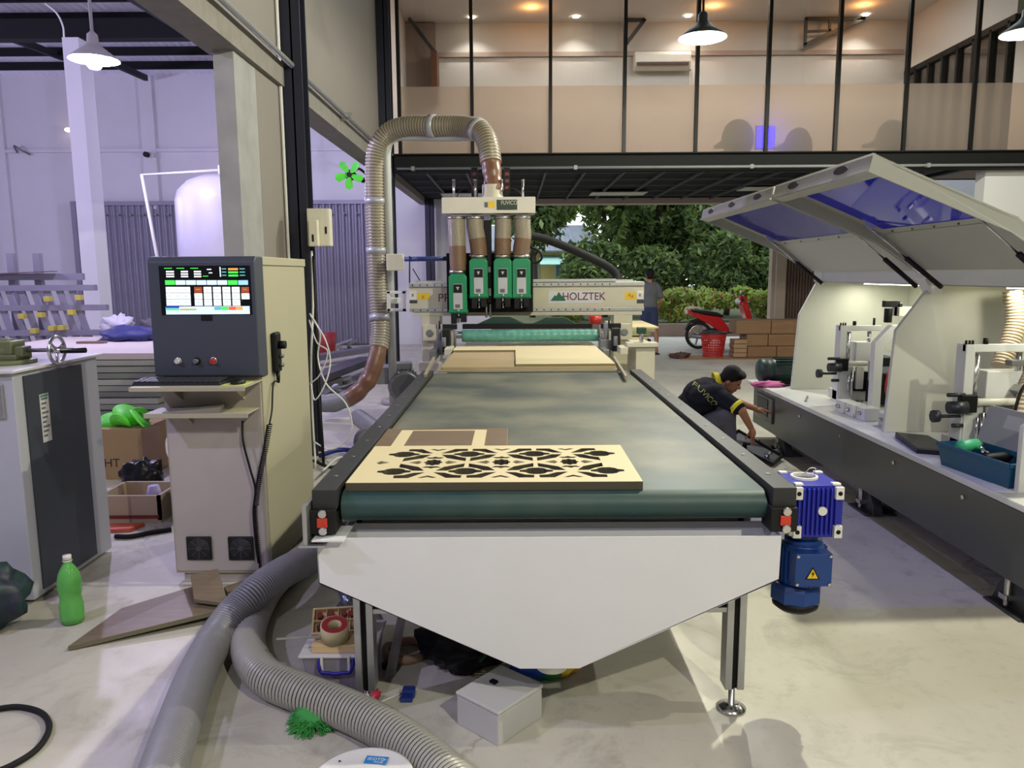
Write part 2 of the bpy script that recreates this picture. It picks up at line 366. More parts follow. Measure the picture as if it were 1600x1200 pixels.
# office on the mezzanine: walls, ceiling, skirting line
offw = mat('office_wall', (204,203,203), .8, var=.03, scale=2)
struct(MB().box(-1.992, 7.472, 15.224, 15.41, 3.40, 6.447).box(-2.16, -1.992, 11.891, 15.41, 3.40, 6.447).build('wall_office', offw))
struct(MB().box(-1.992, 13, 11.891, 15.41, 6.295, 6.412).build('ceiling_office', offw))
struct(MB().box(-1.992, 13, 11.86, 15.41, 3.40, 3.43).build('floor_office', mat('office_floor', (150,130,112), .6)))
struct(MB().box(-1.992, 7.36, 15.174, 15.224, 5.686, 5.768).build('trim_15', mat('trim_line', (166,152,144), .6)))
struct(MB().box(7.416, 7.528, 11.945, 15.224, 5.371, 6.33).box(13, 13.1, 11.891, 15.41, 3.40, 6.389).box(7.528, 13, 15.224, 15.41, 3.40, 6.389).build('wall_office_side', offw))
part_glass = glassmat('partition_glass', (190,186,182), .06)
b = MB().box(7.394, 7.506, 11.945, 15.199, 5.289, 5.382, 0).box(7.394, 7.506, 11.945, 15.199, 3.288, 3.37, 0)
for i in range(7): b.box(7.394, 7.506, 12.06+.45*i, 12.115+.45*i, 3.35, 5.33, 0)
b.box(7.45, 7.456, 12, 15.1, 3.346, 5.312, 1); struct(b.build('window_10', [blacksteel, part_glass]))
# sloping brown stair opening seen through the leftmost pane, and two steel brackets
b = MB().box(-1.488, -1.376, 14.728, 15.162, 4.809, 5.686, 0).bar((-1.88, 14.852, 6.271), (-1.41, 14.852, 5.663), .06, .06, 1).box(-1.992, -1.432, 15.1, 15.174, 4.75, 6.271, 2)
struct(b.build('trim_16', [mat('stair_brown', (104,66,50), .6), dgrey, mat('recess', (150,134,126), .7)]))
b = MB()
for px_, w_ in ((977, .36), (1257, 1.1)):
    x = P(px_, 50, Y=15.0).x; zb = P(px_, 71, Y=15.0).z
    b.bar((x, 15.0, zb), (x+w_, 15.0, 6.28), .05, .07).bar((x+.02, 15.0, zb), (x+.02, 15.0, 6.28), .05, .05).bar((x, 15.0, 6.26), (x+w_, 15.0, 6.26), .05, .05)
    if w_ > .5: b.bar((x, 15.0, 6.04), (x+.5, 15.0, 6.06), .04, .04).bar((x+.46, 15.0, 5.98), (x+.46, 15.0, 6.28), .04, .04)
struct(b.build('trim_17', dgrey))
# office glazing: black mullions, clear panes above, frosted film below
frost = D.materials.new('frosted_film'); frost.use_nodes = True; nt = frost.node_tree; N = nt.nodes; L = nt.links
for n in list(N):
    if n.type != 'OUTPUT_MATERIAL': N.remove(n)
out = [n for n in N if n.type == 'OUTPUT_MATERIAL'][0]
tr = N.new('ShaderNodeBsdfTranslucent'); tr.inputs[0].default_value = lin((226,216,206)); rf = N.new('ShaderNodeBsdfRefraction'); rf.inputs['Roughness'].default_value = .19; rf.inputs['IOR'].default_value = 1.25; rf.inputs[0].default_value = lin((238,228,216))
df = N.new('ShaderNodeBsdfDiffuse'); df.inputs[0].default_value = lin((200,190,182))
m1 = N.new('ShaderNodeMixShader'); m1.inputs[0].default_value = .8; L.new(tr.outputs[0], m1.inputs[1]); L.new(rf.outputs[0], m1.inputs[2])
m2 = N.new('ShaderNodeMixShader'); m2.inputs[0].default_value = .18; L.new(m1.outputs[0], m2.inputs[1]); L.new(df.outputs[0], m2.inputs[2]); L.new(m2.outputs[0], out.inputs[0])
clear = glassmat('clear_glass', (236,236,232), .035)
mull = [625, 738, 860, 975, 1087, 1197, 1305, 1412, 1517, 1622]
mx_ = [P(x, 210, Y=11.83).x for x in mull]
for i in range(9):
    b = MB().box(mx_[i]-.025, mx_[i]+.025, 11.80, 11.88, 3.411, 6.3, 0)
    b.box(mx_[i]+.022, mx_[i+1]-.022, 11.85, 11.858, 3.411, 4.385, 1).box(mx_[i]+.022, mx_[i+1]-.022, 11.85, 11.858, 4.385, 6.3, 2)
    struct(b.build('window_%d' % (i+1), [black, frost, clear], weld=False))
# office lights: downlights by the far wall, bare orange points added to tint patches of the ceiling
downs = [P(737, 33, Y=14.85).x, P(900, 33, Y=14.85).x, P(1075, 33, Y=14.85).x, P(1352, 33, Y=14.85).x]
for i, x in enumerate(downs):
    t = MB().lathe([(0, 0), (.05, 0), (.055, -.01), (.03, -.012), (0, -.012)], (x, 14.85, 6.285), n=16).build('downlight', mat('downlight_glow', (255,240,215), emit=25), None)
    tag(t, ['recessed office downlight above the leftmost mullion', 'recessed office downlight above the third pane', 'recessed office downlight above the air conditioner', 'recessed office downlight above the wide steel bracket'][i], 'light', 'office downlights')
    light('SPOT', (x, 14.85, 6.25), 30, (1, .95, .88), .04, (0, 0, 0), spot=2.0)
for x in (.35, 3.55, 6.2): light('POINT', (x, 14.35, 6.20), 9, (1, .42, .12), .10)
for x in (.5, 3.0, 5.4): light('AREA', (x, 13.0, 6.25), 54, (1, .98, .95), .9, (0, 0, 0))
light('AREA', (9.5, 13.4, 6.2), 60, (1, .9, .8), 1.0, (0, 0, 0))
# outdoors
soil = mat('soil_and_grass', (70,84,48), .95, rgb2=(110,104,70), scale=3, bump=.5)
struct(MB().box(-34.5, 41, 20.1, 82.2, -.2, .26).build('ground', soil, own=False))
struct(MB().box(-34.5, 41, 19.9, 20.12, -.12, .33).build('kerb', mat('kerb_brown', (128,112,100), .85, var=.15, scale=3, bump=.2), own=False))
# ================================================================ BELT CONVEYOR (outfeed of the router)
def beltmat():
    m = mat('belt_green', (58,67,64), .5, rgb2=(114,114,96), scale=2.1, detail=9, stretch=(1,.9,1), contrast=.13)
    nt = m.node_tree; N = nt.nodes; L = nt.links; b = N['Principled BSDF']; base = b.inputs['Base Color'].links[0].from_socket
    tc = [n for n in N if n.type == 'TEX_COORD'][0]
    sx = N.new('ShaderNodeSeparateXYZ'); L.new(tc.outputs['Object'], sx.inputs[0])
    g = N.new('ShaderNodeMapRange'); g.inputs[1].default_value = .30; g.inputs[2].default_value = -.15; L.new(sx.outputs['Y'], g.inputs[0])   # the strip that never carries dust
    n2 = N.new('ShaderNodeTexNoise'); n2.inputs['Scale'].default_value = 3; n2.inputs['Detail'].default_value = 6; L.new(tc.outputs['Object'], n2.inputs['Vector'])
    mu = N.new('ShaderNodeMath'); mu.operation = 'MULTIPLY_ADD'; L.new(g.outputs[0], mu.inputs[0]); mu.inputs[1].default_value = .9; mu.use_clamp = True
    n3 = N.new('ShaderNodeMath'); n3.operation = 'MULTIPLY_ADD'; L.new(n2.outputs[0], n3.inputs[0]); n3.inputs[1].default_value = 1.2; n3.inputs[2].default_value = -.6; L.new(n3.outputs[0], mu.inputs[2])
    mx = N.new('ShaderNodeMix'); mx.data_type = 'RGBA'; L.new(mu.outputs[0], mx.inputs[0]); L.new(base, mx.inputs[6]); mx.inputs[7].default_value = lin((38,68,68)); L.new(mx.outputs[2], b.inputs['Base Color'])
    return m
BX0, BX1, BF, BB = -.549, .919, 2.50, 5.69
cv = thing('belt_conveyor', 'long belt conveyor with dusty green belt, grey hopper front and aluminium legs', 'conveyor', (.135, 2.71, 0), world=True); cv['_w'] = [.185, 2.6, 0]   # parts below are drawn about (.185, 2.6)
prof = [(BF+.0, .90)] ; r = .052
for k in range(9): a = PI/2 + PI*k/8; prof.append((BF + r*math.cos(a)*1.05, .90-r + r*math.sin(a)))
prof += [(BB, .90-2*r)]
for k in range(1, 8): a = -PI/2 + PI*k/8; prof.append((BB + r*math.cos(a), .90-r + r*math.sin(a)))
prof += [(BB, .90)]
b = MB().prism(prof, 'x', BX0, BX1); b.sm = [False, False] + [True]*(len(b.sm)-2); bo = part(b, 'belt', beltmat(), cv)
mo = bo.modifiers.new('n', 'EDGE_SPLIT'); mo.split_angle = math.radians(50)
for s, x0, x1 in ((-1, -.640, -.558), (1, .928, 1.008)):
    b = MB().box(x0, x1, 2.42, 5.66, .845, .925).box(x0+.01, x1-.01, 2.42, 5.66, .80, .845, 0)
    for k in range(9): b.cyl(((x0+x1)/2, 2.6+.3*k, .925), ((x0+x1)/2, 2.6+.3*k, .928), .009, n=10, m=1)
    part(b, 'side_rail', [mat('rail_dark', (42,43,45), .5), dsteel], cv, .003)
    xs = x0 if s < 0 else x1; e = .04*s
    b = MB().box(min(x0,x1)-.01, max(x0,x1)-.0, 2.40, 2.50, .775, .86, 0).cyl((x0+.04, 2.40, .85), (x0+.04, 2.385, .85), .015, n=12, m=1).cyl((x0+.04, 2.40, .79), (x0+.04, 2.385, .79), .015, n=12, m=1)
    b.box(x0+.02, x0+.055, 2.39, 2.40, .80, .835, 2); part(b, 'roller_bearing', [blacksteel, steel, mat('bearing_red', (200,60,40), .4)], cv, .003)
b = MB().box(-.66, -.645, 2.36, 2.60, .74, .885).box(-.675, -.585, 2.35, 2.50, .745, .752); part(b, 'end_plate', alu, cv, .002)
def profile_leg(b, x0, x1, y0, y1, z0, z1):      # T-slot aluminium extrusion, slot dark
    xm = (x0+x1)/2; ym = (y0+y1)/2; w_ = (x1-x0)/2; s = .010
    if (z1-z0) > (x1-x0) and (z1-z0) > (y1-y0):
        b.box(x0, xm-s, y0, y1, z0, z1, 0).box(xm+s, x1, y0, y1, z0, z1, 0).box(xm-s, xm+s, y0+.012, y1-.012, z0, z1, 1)
    elif (x1-x0) > (y1-y0):
        zm = (z0+z1)/2; b.box(x0, x1, y0, y1, z0, zm-s, 0).box(x0, x1, y0, y1, zm+s, z1, 0).box(x0, x1, y0+.012, y1-.012, zm-s, zm+s, 1)
    else:
        zm = (z0+z1)/2; b.box(x0, x1, y0, y1, z0, zm-s, 0).box(x0, x1, y0, y1, zm+s, z1, 0).box(x0+.012, x1-.012, y0, y1, zm-s, zm+s, 1)
slot = mat('slot_black', (12,12,12), .6)
for x in (-.515, .872):
    for y in (2.62, 5.4):
        b = MB(); profile_leg(b, x-.036, x+.036, y-.036, y+.036, .095, .80); lg = part(b, 'leg', [alu, slot], cv, .002)
        b = MB().lathe([(0,0),(.055,0),(.056,.006),(.03,.016),(.012,.022),(.012,.10),(0,.10)], (x, y, 0), n=28); part(b, 'levelling_foot', steel, lg)
b = MB()
for z in (.40, .70):
    for y in (2.62, 5.4): profile_leg(b, -.48, .836, y-.03, y+.03, z, z+.06)
for x in (-.515, .872):
    for z in (.40, .72): profile_leg(b, x-.03, x+.03, 2.66, 5.36, z, z+.06)
for y in (3.4, 4.4): profile_leg(b, -.48, .836, y-.03, y+.03, .72, .78)
part(b, 'frame', [alu, slot], cv, .002)
# hopper: flat grey front sheet, sloping bottom, spout
hx0, hx1 = P(495, 842, Y=2.51).x+.05, P(1221, 841, Y=2.51).x+.05
pts = [(hx0, .762), (hx1, .762), (hx1, .605), (P(905,1045,Y=2.51).x+.05, .285), (P(812,1045,Y=2.51).x+.05, .285), (hx0, .600)]
b = MB().prism(pts, 'y', 2.40, 2.404)
b.prism(pts, 'y', 2.556, 2.56)
for i in range(2, 5 if False else 6):
    a, c = pts[i], pts[(i+1) % 6]
    if i in (3,): continue
    b.prism([a, c, (c[0], c[1]+.006), (a[0], a[1]+.006)] if i != 5 else [a, c, (c[0]+.004, c[1]), (a[0]+.004, a[1])], 'y', 2.40, 2.56)
b.prism([(hx1-.004, .605), (hx1, .605), (hx1, .762), (hx1-.004, .762)], 'y', 2.40, 2.56)
b.prism([(hx0-.008, .762), (hx0+.10, .762), (hx0+.10, .768), (hx0-.008, .768)], 'y', 2.36, 2.56)
part(b, 'hopper', mat('hopper_grey', (222,223,228), .45, var=.03), cv, .001)
b = MB().lathe([(.055, .29), (.055, .248), (.051, .248), (.051, .29)], (.18, 2.48, 0), n=32); part(b, 'spout', white, cv)
# gear reducer and motor at the front right corner
gx, gy = 1.118, 2.60
b = MB().box(gx-.083, gx+.083, gy-.085, gy+.10, .715, .905, 0)
for k in range(9): b.box(gx-.07+.0163*k, gx-.07+.0163*k+.006, gy-.097, gy-.085, .725, .895, 0)
for k in range(9): b.box(gx+.083, gx+.095, gy-.075+.0175*k, gy-.069+.0175*k, .735, .885, 0)
for sx in (-1, 1):
    for sz in (.74, .88): b.box(gx+sx*.072-.014, gx+sx*.072+.014, gy-.104, gy-.085, sz-.022, sz+.022, 1).cyl((gx+sx*.072, gy-.106, sz), (gx+sx*.072, gy-.103, sz), .008, n=12, m=2)
for sx in (-1, 1):
    for sy in (-.075, .085): b.box(gx+sx*.066-.014, gx+sx*.066+.014, gy+sy-.012, gy+sy+.012, .905, .912, 1)
b.lathe([(.048,.905),(.048,.914),(.040,.914),(.040,.906),(0,.906)], (gx-.01, gy+.02, 0), n=28, m=1).lathe([(.040,.9075),(0,.9085)], (gx-.01, gy+.02, 0), n=28, m=3)
b.cyl((gx+.015, gy-.09, .815), (gx+.015, gy-.101, .815), .016, n=20, m=1)
b.tube(cr([(gx+.03, gy+.05, .912), (gx+.035, gy+.03, .935), (gx+.01, gy+.02, .94), (gx+.0, gy+.04, .916)], 6), .002, 6, 1)
part(b, 'gear_reducer', [blue, white, black, steel], cv, .003)
b = MB().box(1.018, 1.035, gy-.10, gy+.09, .725, .90).box(1.010, 1.019, gy-.07, gy+.06, .745, .88); part(b, 'mounting_flange', alu, cv, .003)
b = MB().lathe([(.05,.715),(.05,.69),(.066,.685),(.066,.665)], (gx-.01, gy, 0), n=28)
b.lathe([(.0,.67),(.072,.67),(.075,.66),(.075,.52),(.0,.52)], (gx-.01, gy, 0), n=32)
for k in range(24): a = 2*PI*k/24; b.M = Matrix.Translation((gx-.01, gy, 0)) @ Matrix.Rotation(a, 4, 'Z'); b.box(.072, .084, -.003, .003, .525, .66)
b.M = Matrix(); mo_ = part(b, 'motor', motorblue, cv, .001)
b = MB().box(gx-.078, gx+.052, gy-.118, gy-.06, .545, .665)
for sx in (-.07, .044):
    for sz in (.553, .657): b.cyl((gx+sx, gy-.118, sz), (gx+sx, gy-.123, sz), .006, n=10, m=1)
tb = part(b, 'terminal_box', [motorblue, steel], mo_, .006)
b = MB().prism([(gx-.043, .572), (gx+.009, .572), (gx-.017, .618)], 'y', gy-.1195, gy-.1185, 0).prism([(gx-.036, .576), (gx+.002, .576), (gx-.017, .611)], 'y', gy-.1205, gy-.1195, 1)
b.prism([(gx-.0155,.604),(gx-.022,.592),(gx-.017,.592),(gx-.0195,.580),(gx-.011,.595),(gx-.016,.595)], 'y', gy-.1215, gy-.1205, 0)
part(b, 'warning_sign', [black, yellow], mo_)
b = MB().lathe([(0,.52),(.07,.52),(.085,.515),(.092,.500),(.092,.452),(.085,.445),(0,.445)], (gx-.025, gy+.01, 0), n=8, m=0); b.sm = [False]*len(b.sm)
b.lathe([(0,.445),(.084,.447),(.082,.425),(.06,.408),(0,.404)], (gx-.025, gy+.01, 0), n=32, m=1); part(b, 'fan_cowl', [motorblue, black], mo_)
# ================================================================ BOARDS LYING ON THE BELT
wood_l = mat('mdf_cream', (214,200,158), .6, var=.05, scale=3); wood_t = mat('mdf_tan', (172,152,116), .65, var=.06, scale=3); wood_b = mat('walnut_board', (92,74,54), .55, rgb2=(126,104,78), scale=3, stretch=(1.5,14,1), detail=6)
wood_b2 = mat('walnut_board_plain', (118,90,70), .5, rgb2=(138,106,82), scale=4, stretch=(1,10,1))
edge_d = mat('board_edge_unlit', (70,66,52), .7)  # olive sawn edge, darkened in colour because it faces away from the light
# cut-out lattice panel
lx, ly = P(540, 757, Z=.925).x, P(540, 757, Z=.925).y; rx = P(1005, 755, Z=.925).x; W_ = rx - lx; H_ = P(980, 697, Z=.925).y - ly
def rot2(pts, a): return [(x*math.cos(a)-y*math.sin(a), x*math.sin(a)+y*math.cos(a)) for x, y in pts]
def lattice():
    loops = [[(0,0),(W_,0),(W_,H_),(0,H_)]]; pp = .262; cx0 = W_/2 - 2*pp + .02; cy = H_/2; mg = .035
    def put(pts):
        q = [(x, y) for x, y in pts]
        gx_ = sum(x for x,_ in q)/len(q); gy_ = sum(y for _,y in q)/len(q); q = [(gx_+(x-gx_)*1.1, gy_+(y-gy_)*1.1) for x, y in q]
        if min(x for x,_ in q) > mg and max(x for x,_ in q) < W_-mg and min(y for _,y in q) > mg-.005 and max(y for _,y in q) < H_-mg+.005: loops.append(q)
    def oct_(x, y, rx_, ry_, lobes):
        pts = []
        for k in range(32):
            a = 2*PI*k/32; g = 1 + .22*abs(math.cos(a))**6*lobes if lobes else 1 + .12*math.cos(8*a); pts.append((x+rx_*g*math.cos(a), y+ry_*g*math.sin(a)))
        return pts
    for k in range(-1, 6):
        cx = cx0 + k*pp
        put(oct_(cx, cy, .030, .040, 0))                                     # small cog
        for sy in (-1, 1):
            put([(cx-.035, cy+sy*.082), (cx-.020, cy+sy*.062), (cx+.020, cy+sy*.062), (cx+.035, cy+sy*.082), (cx+.012, cy+sy*.080), (cx, cy+sy*.092), (cx-.012, cy+sy*.080)])
            put([(cx-.032, cy+sy*.222), (cx, cy+sy*.196), (cx+.032, cy+sy*.222), (cx+.018, cy+sy*.226), (cx, cy+sy*.214), (cx-.018, cy+sy*.226)])
            qx = cx + pp/2
            qd = [(.056,.010),(.036,.018),(.027,.034),(.012,.042),(-.012,.042),(-.027,.034),(-.036,.018),(-.056,.010)]
            pts = [(qx+u, cy+sy*.135+v_) for u, v_ in qd] + [(qx+u, cy+sy*.135-v_) for u, v_ in qd[::-1]]
            put(pts)
            for sx in (-1, 1):
                put([(cx+sx*.045, cy+.003*sy), (cx+sx*.058, cy+.022*sy), (cx+sx*.092, cy+.003*sy)])
                put([(cx+sx*.026, cy+sy*.122), (cx+sx*.050, cy+sy*.070), (cx+sx*.080, cy+sy*.050), (cx+sx*.119, cy+sy*.024), (cx+sx*.118, cy+sy*.072), (cx+sx*.086, cy+sy*.094), (cx+sx*.066, cy+sy*.120)])
                put([(cx+sx*.020, cy+sy*.152), (cx+sx*.058, cy+sy*.158), (cx+sx*.088, cy+sy*.186), (cx+sx*.118, cy+sy*.193), (cx+sx*.116, cy+sy*.224), (cx+sx*.068, cy+sy*.224), (cx+sx*.046, cy+sy*.190)])
    return loops
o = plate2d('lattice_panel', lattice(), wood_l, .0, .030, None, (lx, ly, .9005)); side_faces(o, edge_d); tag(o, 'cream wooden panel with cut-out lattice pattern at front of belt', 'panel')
# walnut door sample with cream inlay behind it
q = [P(583, 697, Z=.92), P(793, 697, Z=.92), P(789, 668, Z=.92), P(622, 668, Z=.92)]; x0, x1, y0, y1 = q[0].x, q[1].x, ly+H_+.012, q[2].y
o = thing('door_panel_sample', 'walnut brown door panel sample with cream inlay frame, behind the lattice panel', 'panel', ((x0+x1)/2, (y0+y1)/2, .9005), world=True)
part(MB().box(x0, x1, y0, y1, .9005, .918), 'board', wood_b, o, .004)
b = MB(); ix0, ix1, iy0, iy1 = x0+.075, x1-.10, y0+.025, y1-.045
b.box(ix0, ix1, iy0, iy0+.016, .918, .9195).box(ix0, ix1, iy1-.016, iy1, .918, .9195).box(ix0, ix0+.055, iy0+.016, iy1-.016, .918, .9195).box(ix1-.055, ix1, iy0+.016, iy1-.016, .918, .9195)
part(b, 'inlay_frame', wood_l, o)
# sheets under the rollers
sx0, sx1 = P(690, 578, Z=.92).x, P(963, 577, Z=.92).x; ys, ye = P(800, 582, Z=.9).y+.01, P(800, 541, Z=.955).y
tag(MB().box(sx0-.03, sx1+.05, ys, ye, .9005, .918).build('grey_backing_board', mat('spoilboard', (150,146,124), .7), None, .002), 'thin grey-brown backing board under the cream sheets', 'board')
tag(MB().box(sx0, sx1, ys+.04, ye, .918, .938).build('tan_sheet', wood_t, None, .002), 'tan sheet showing in the recess at lower left of the stack', 'board')
pk0, pkx, pky = sx0, P(806, 573, Z=.95).x, P(800, 548, Z=.95).y
b = MB().prism([(sx0, pky), (pkx, pky), (pkx, ys+.05), (sx1, ys+.05), (sx1, ye), (sx0, ye)], 'z', .938, .957)
edge_o = mat('sawn_edge', (128,116,80), .7); tag(side_faces(b.build('cream_sheet', [wood_l], None, 0), edge_o), 'cream sheet with stepped corner, topmost of the stack below the green roller', 'board')
# ================================================================ CNC ROUTER
GY = 8.2
rt = thing('cnc_router', 'cream gantry router with four green spindles and white dust manifold', 'machine', (.25, 8.2, 0), world=True)
# base frame under and behind the gantry
b = MB().box(-.52, .85, 6.2, 9.6, .62, .86).box(-.5, -.38, 6.35, 6.5, 0, .62).box(.88, 1.0, 6.35, 6.5, 0, .62).box(-.5, -.38, 9.3, 9.5, 0, .62).box(.88, 1.0, 9.3, 9.5, 0, .62).box(-.53, .86, 6.0, 9.6, .80, .895)
part(b, 'base_frame', cream, rt, .006)
gx0, gx1 = P(640, 470, Y=GY).x, P(1006, 470, Y=GY).x
zt, zb = P(800, 441, Y=GY).z, P(800, 493, Y=GY).z
b = MB().box(gx0, gx1, GY, GY+.28, zb+.05, zt, 0).box(gx0+.03, gx1-.02, GY-.02, GY+.25, zb, zb+.04, 0); gb = part(b, 'gantry_beam', cream, rt, .004)
for z in (zt-.025, zb+.062):
    b = MB().box(gx0, gx1, GY-.03, GY, z-.018, z+.018, 0)
    for k in range(28): b.cyl((gx0+.04+.077*k, GY-.033, z), (gx0+.04+.077*k, GY-.029, z), .008, n=8, m=1)
    part(b, 'linear_rail', [alu, black], gb, .002)
part(MB().box(gx0+.7, gx1-.3, GY-.02, GY+.03, zt, zt+.03).box(gx0+.05, gx1-.1, GY+.1, GY+.25, zt, zt+.02), 'cable_tray', alu, gb, .002)
# plates and lettering on the beam
def pl(px0, px1, py0, py1, m, name, label=None, y=GY, par=None, d=.003):
    a, c = P(px0, py1, Y=y), P(px1, py0, Y=y)
    return part(MB().box(a.x, c.x, y-d, y, a.z, c.z), name, m, par or gb, 0, label)
silver = mat('brushed_plate', (206,206,212), .35, .4); logog = mat('logo_green', (20,96,60), .5); logot = mat('logo_maroon', (96,44,60), .5)
pl(857, 942, 454, 474, silver, 'name_plate')
a = P(862, 471, Y=GY); c = P(884, 457, Y=GY)
def tri(p): return [(P(x, y, Y=GY).x, P(x, y, Y=GY).z) for x, y in p]
part(MB().prism(tri([(860,470),(867,461),(869,463),(873,456),(878,463),(880,461),(884,470)]), 'y', GY-.006, GY-.003), 'mountain_logo', logog, gb)
t = P(912, 463.5, Y=GY); text('HOLZTEK', 'lettering', logot, .112, (t.x, GY-.005, t.z), FR, gb, sx=.92, bold=.001)
t = P(684, 466, Y=GY); text('PR', 'lettering', logot, .125, (t.x, GY-.005, t.z), FR, gb, ax='LEFT')
pl(640, 651, 454, 468, white, 'sticker', 'white sticker'); pl(640, 652, 469, 474, dgrey, 'sticker', 'dark sticker'); pl(652, 671, 458, 468, yellow, 'sticker', 'yellow sticker')
pl(976, 994, 457, 468, yellow, 'sticker', 'yellow sticker'); pl(995, 1005, 454, 467, white, 'sticker', 'white sticker'); pl(995, 1006, 468, 474, dgrey, 'sticker', 'dark sticker')
for c0 in ((983.5,460,'x'),(988,462,'x'),(661,463,'x'),(645,460,'r'),(1000,460,'r')):
    t = P(c0[0], c0[1]+1, Y=GY)
    b = MB().bar((t.x-.012, GY-.004, t.z-.015), (t.x+.012, GY-.004, t.z+.015), .004, .006).bar((t.x-.012, GY-.004, t.z+.012), (t.x+.010, GY-.004, t.z-.015), .004, .006); part(b, 'sticker_mark', print_grey if c0[2]=='r' else mat('mark_orange', (176,110,30)), gb)
# gantry legs, side plates, brackets and clamps
for s in (-1, 1):
    x0 = gx0+.12 if s < 0 else gx1-.32
    b = MB().box(x0, x0+.2, GY-.02, GY+.26, .62, zb, 0).box(x0-.03, x0+.23, GY-.1, GY+.3, .62, .72, 0)
    b.box(x0+.03, x0+.17, GY-.12, GY-.02, .95, 1.12, 0).cyl((x0+.1, GY-.13, 1.03), (x0+.1, GY-.05, 1.03), .04, n=16, m=1)
    part(b, 'gantry_leg', [cream, dsteel], rt, .006)
    x1 = -.665 if s < 0 else .97                                   # clamp stations beside the roller
    b = MB().box(x1-.10, x1+.06, 7.7, 7.82, .90, 1.13, 0).box(x1-.12, x1-.02, 7.5, 7.72, .86, 1.0, 1).box(x1-.02, x1+.05, 7.35, 7.5, .9, 1.12, 2).cyl((x1-.06, 7.55, .95), (x1-.06, 7.55, 1.16), .028, n=14, m=1)
    b.cyl((x1+.08, 7.62, .92), (x1+.08, 7.62, 1.10), .014, n=10, m=1).box(x1-.1, x1+.1, 7.66, 7.7, 1.10, 1.15, 2).box(x1+.02, x1+.09, 7.1, 7.4, .90, .96, 0)
    b.cyl((x1-.05,7.42,1.12),(x1-.05,7.42,1.2),.01,n=8,m=2).box(x1-.13,x1-.07,7.2,7.5,.84,.93,1).cyl((x1+.0,7.3,.96),(x1,7.3,1.05),.02,n=12,m=1)
    part(b, 'clamp_station', [cream, dsteel, blacksteel], rt, .003)
# perforated strips at both sides of the sheets
hz = mat('guard_mesh', (150,142,120), .6, var=.3, scale=60)
for p0, p1 in (((664,588),(678,560)), ((960,560),(978,590))):
    a, c = P(*p0, Z=.93), P(*p1, Z=.93); part(MB().bar(a, c, .02, .03), 'guard_strip', hz, rt, .002)
# white side box right of the belt
a = P(985, 540, Y=7.4)
b = MB().box(1.15, 1.33, 7.2, 7.75, .45, .98, 0).box(1.06, 1.35, 7.15, 7.3, .96, 1.0, 0).cyl((1.2, 7.2, .98), (1.2, 7.2, 1.12), .02, n=12, m=1).box(1.16, 1.24, 7.18, 7.26, 1.08, 1.14, 2)
part(b, 'control_box', [cream, steel, darkgreen], rt, .005)
# pinch roller
ra, rb = P(722, 525, Y=7.8), P(931, 525, Y=7.8); rz = ra.z
prof = []
n = 40
for k in range(n+1): z = ra.x + (rb.x-ra.x)*k/n; prof += [(.060 + (.0025 if k % 2 else 0), z), (.060 + (.0025 if k % 2 else 0), z+.02)]
prof = [(0, prof[0][1])] + prof + [(0, prof[-1][1])]
part(MB().lathe(prof, (0, 7.8, rz), 'x', n=24), 'pinch_roller', mat('roller_green', (60,132,118), .35, rgb2=(110,170,152), scale=18), rt)
b = MB().cyl((ra.x-.16, 7.8, rz-.01), (rb.x+.16, 7.8, rz-.01), .016, n=12).cyl((ra.x-.16, 7.85, rz+.03), (ra.x, 7.85, rz+.03), .012, n=12).cyl((rb.x, 7.85, rz+.03), (rb.x+.16, 7.85, rz+.03), .012, n=12); part(b, 'roller_shaft', steel, rt)
part(MB().box(ra.x, rb.x-.03, 7.86, 7.93, rz+.065, rz+.115), 'roller_cover', black, rt, .004)
for q0, q1, q2 in ((745, 783, 822), (832, 868, 905)):
    a, m_, c = P(q0, 507, Y=8), P(q1, 496, Y=8), P(q2, 507, Y=8)
    part(MB().prism([(a.x, a.z), (c.x, c.z), (m_.x+.09, m_.z), (m_.x-.09, m_.z)], 'y', 7.98, 8.1), 'green_guard', darkgreen, rt, .003)
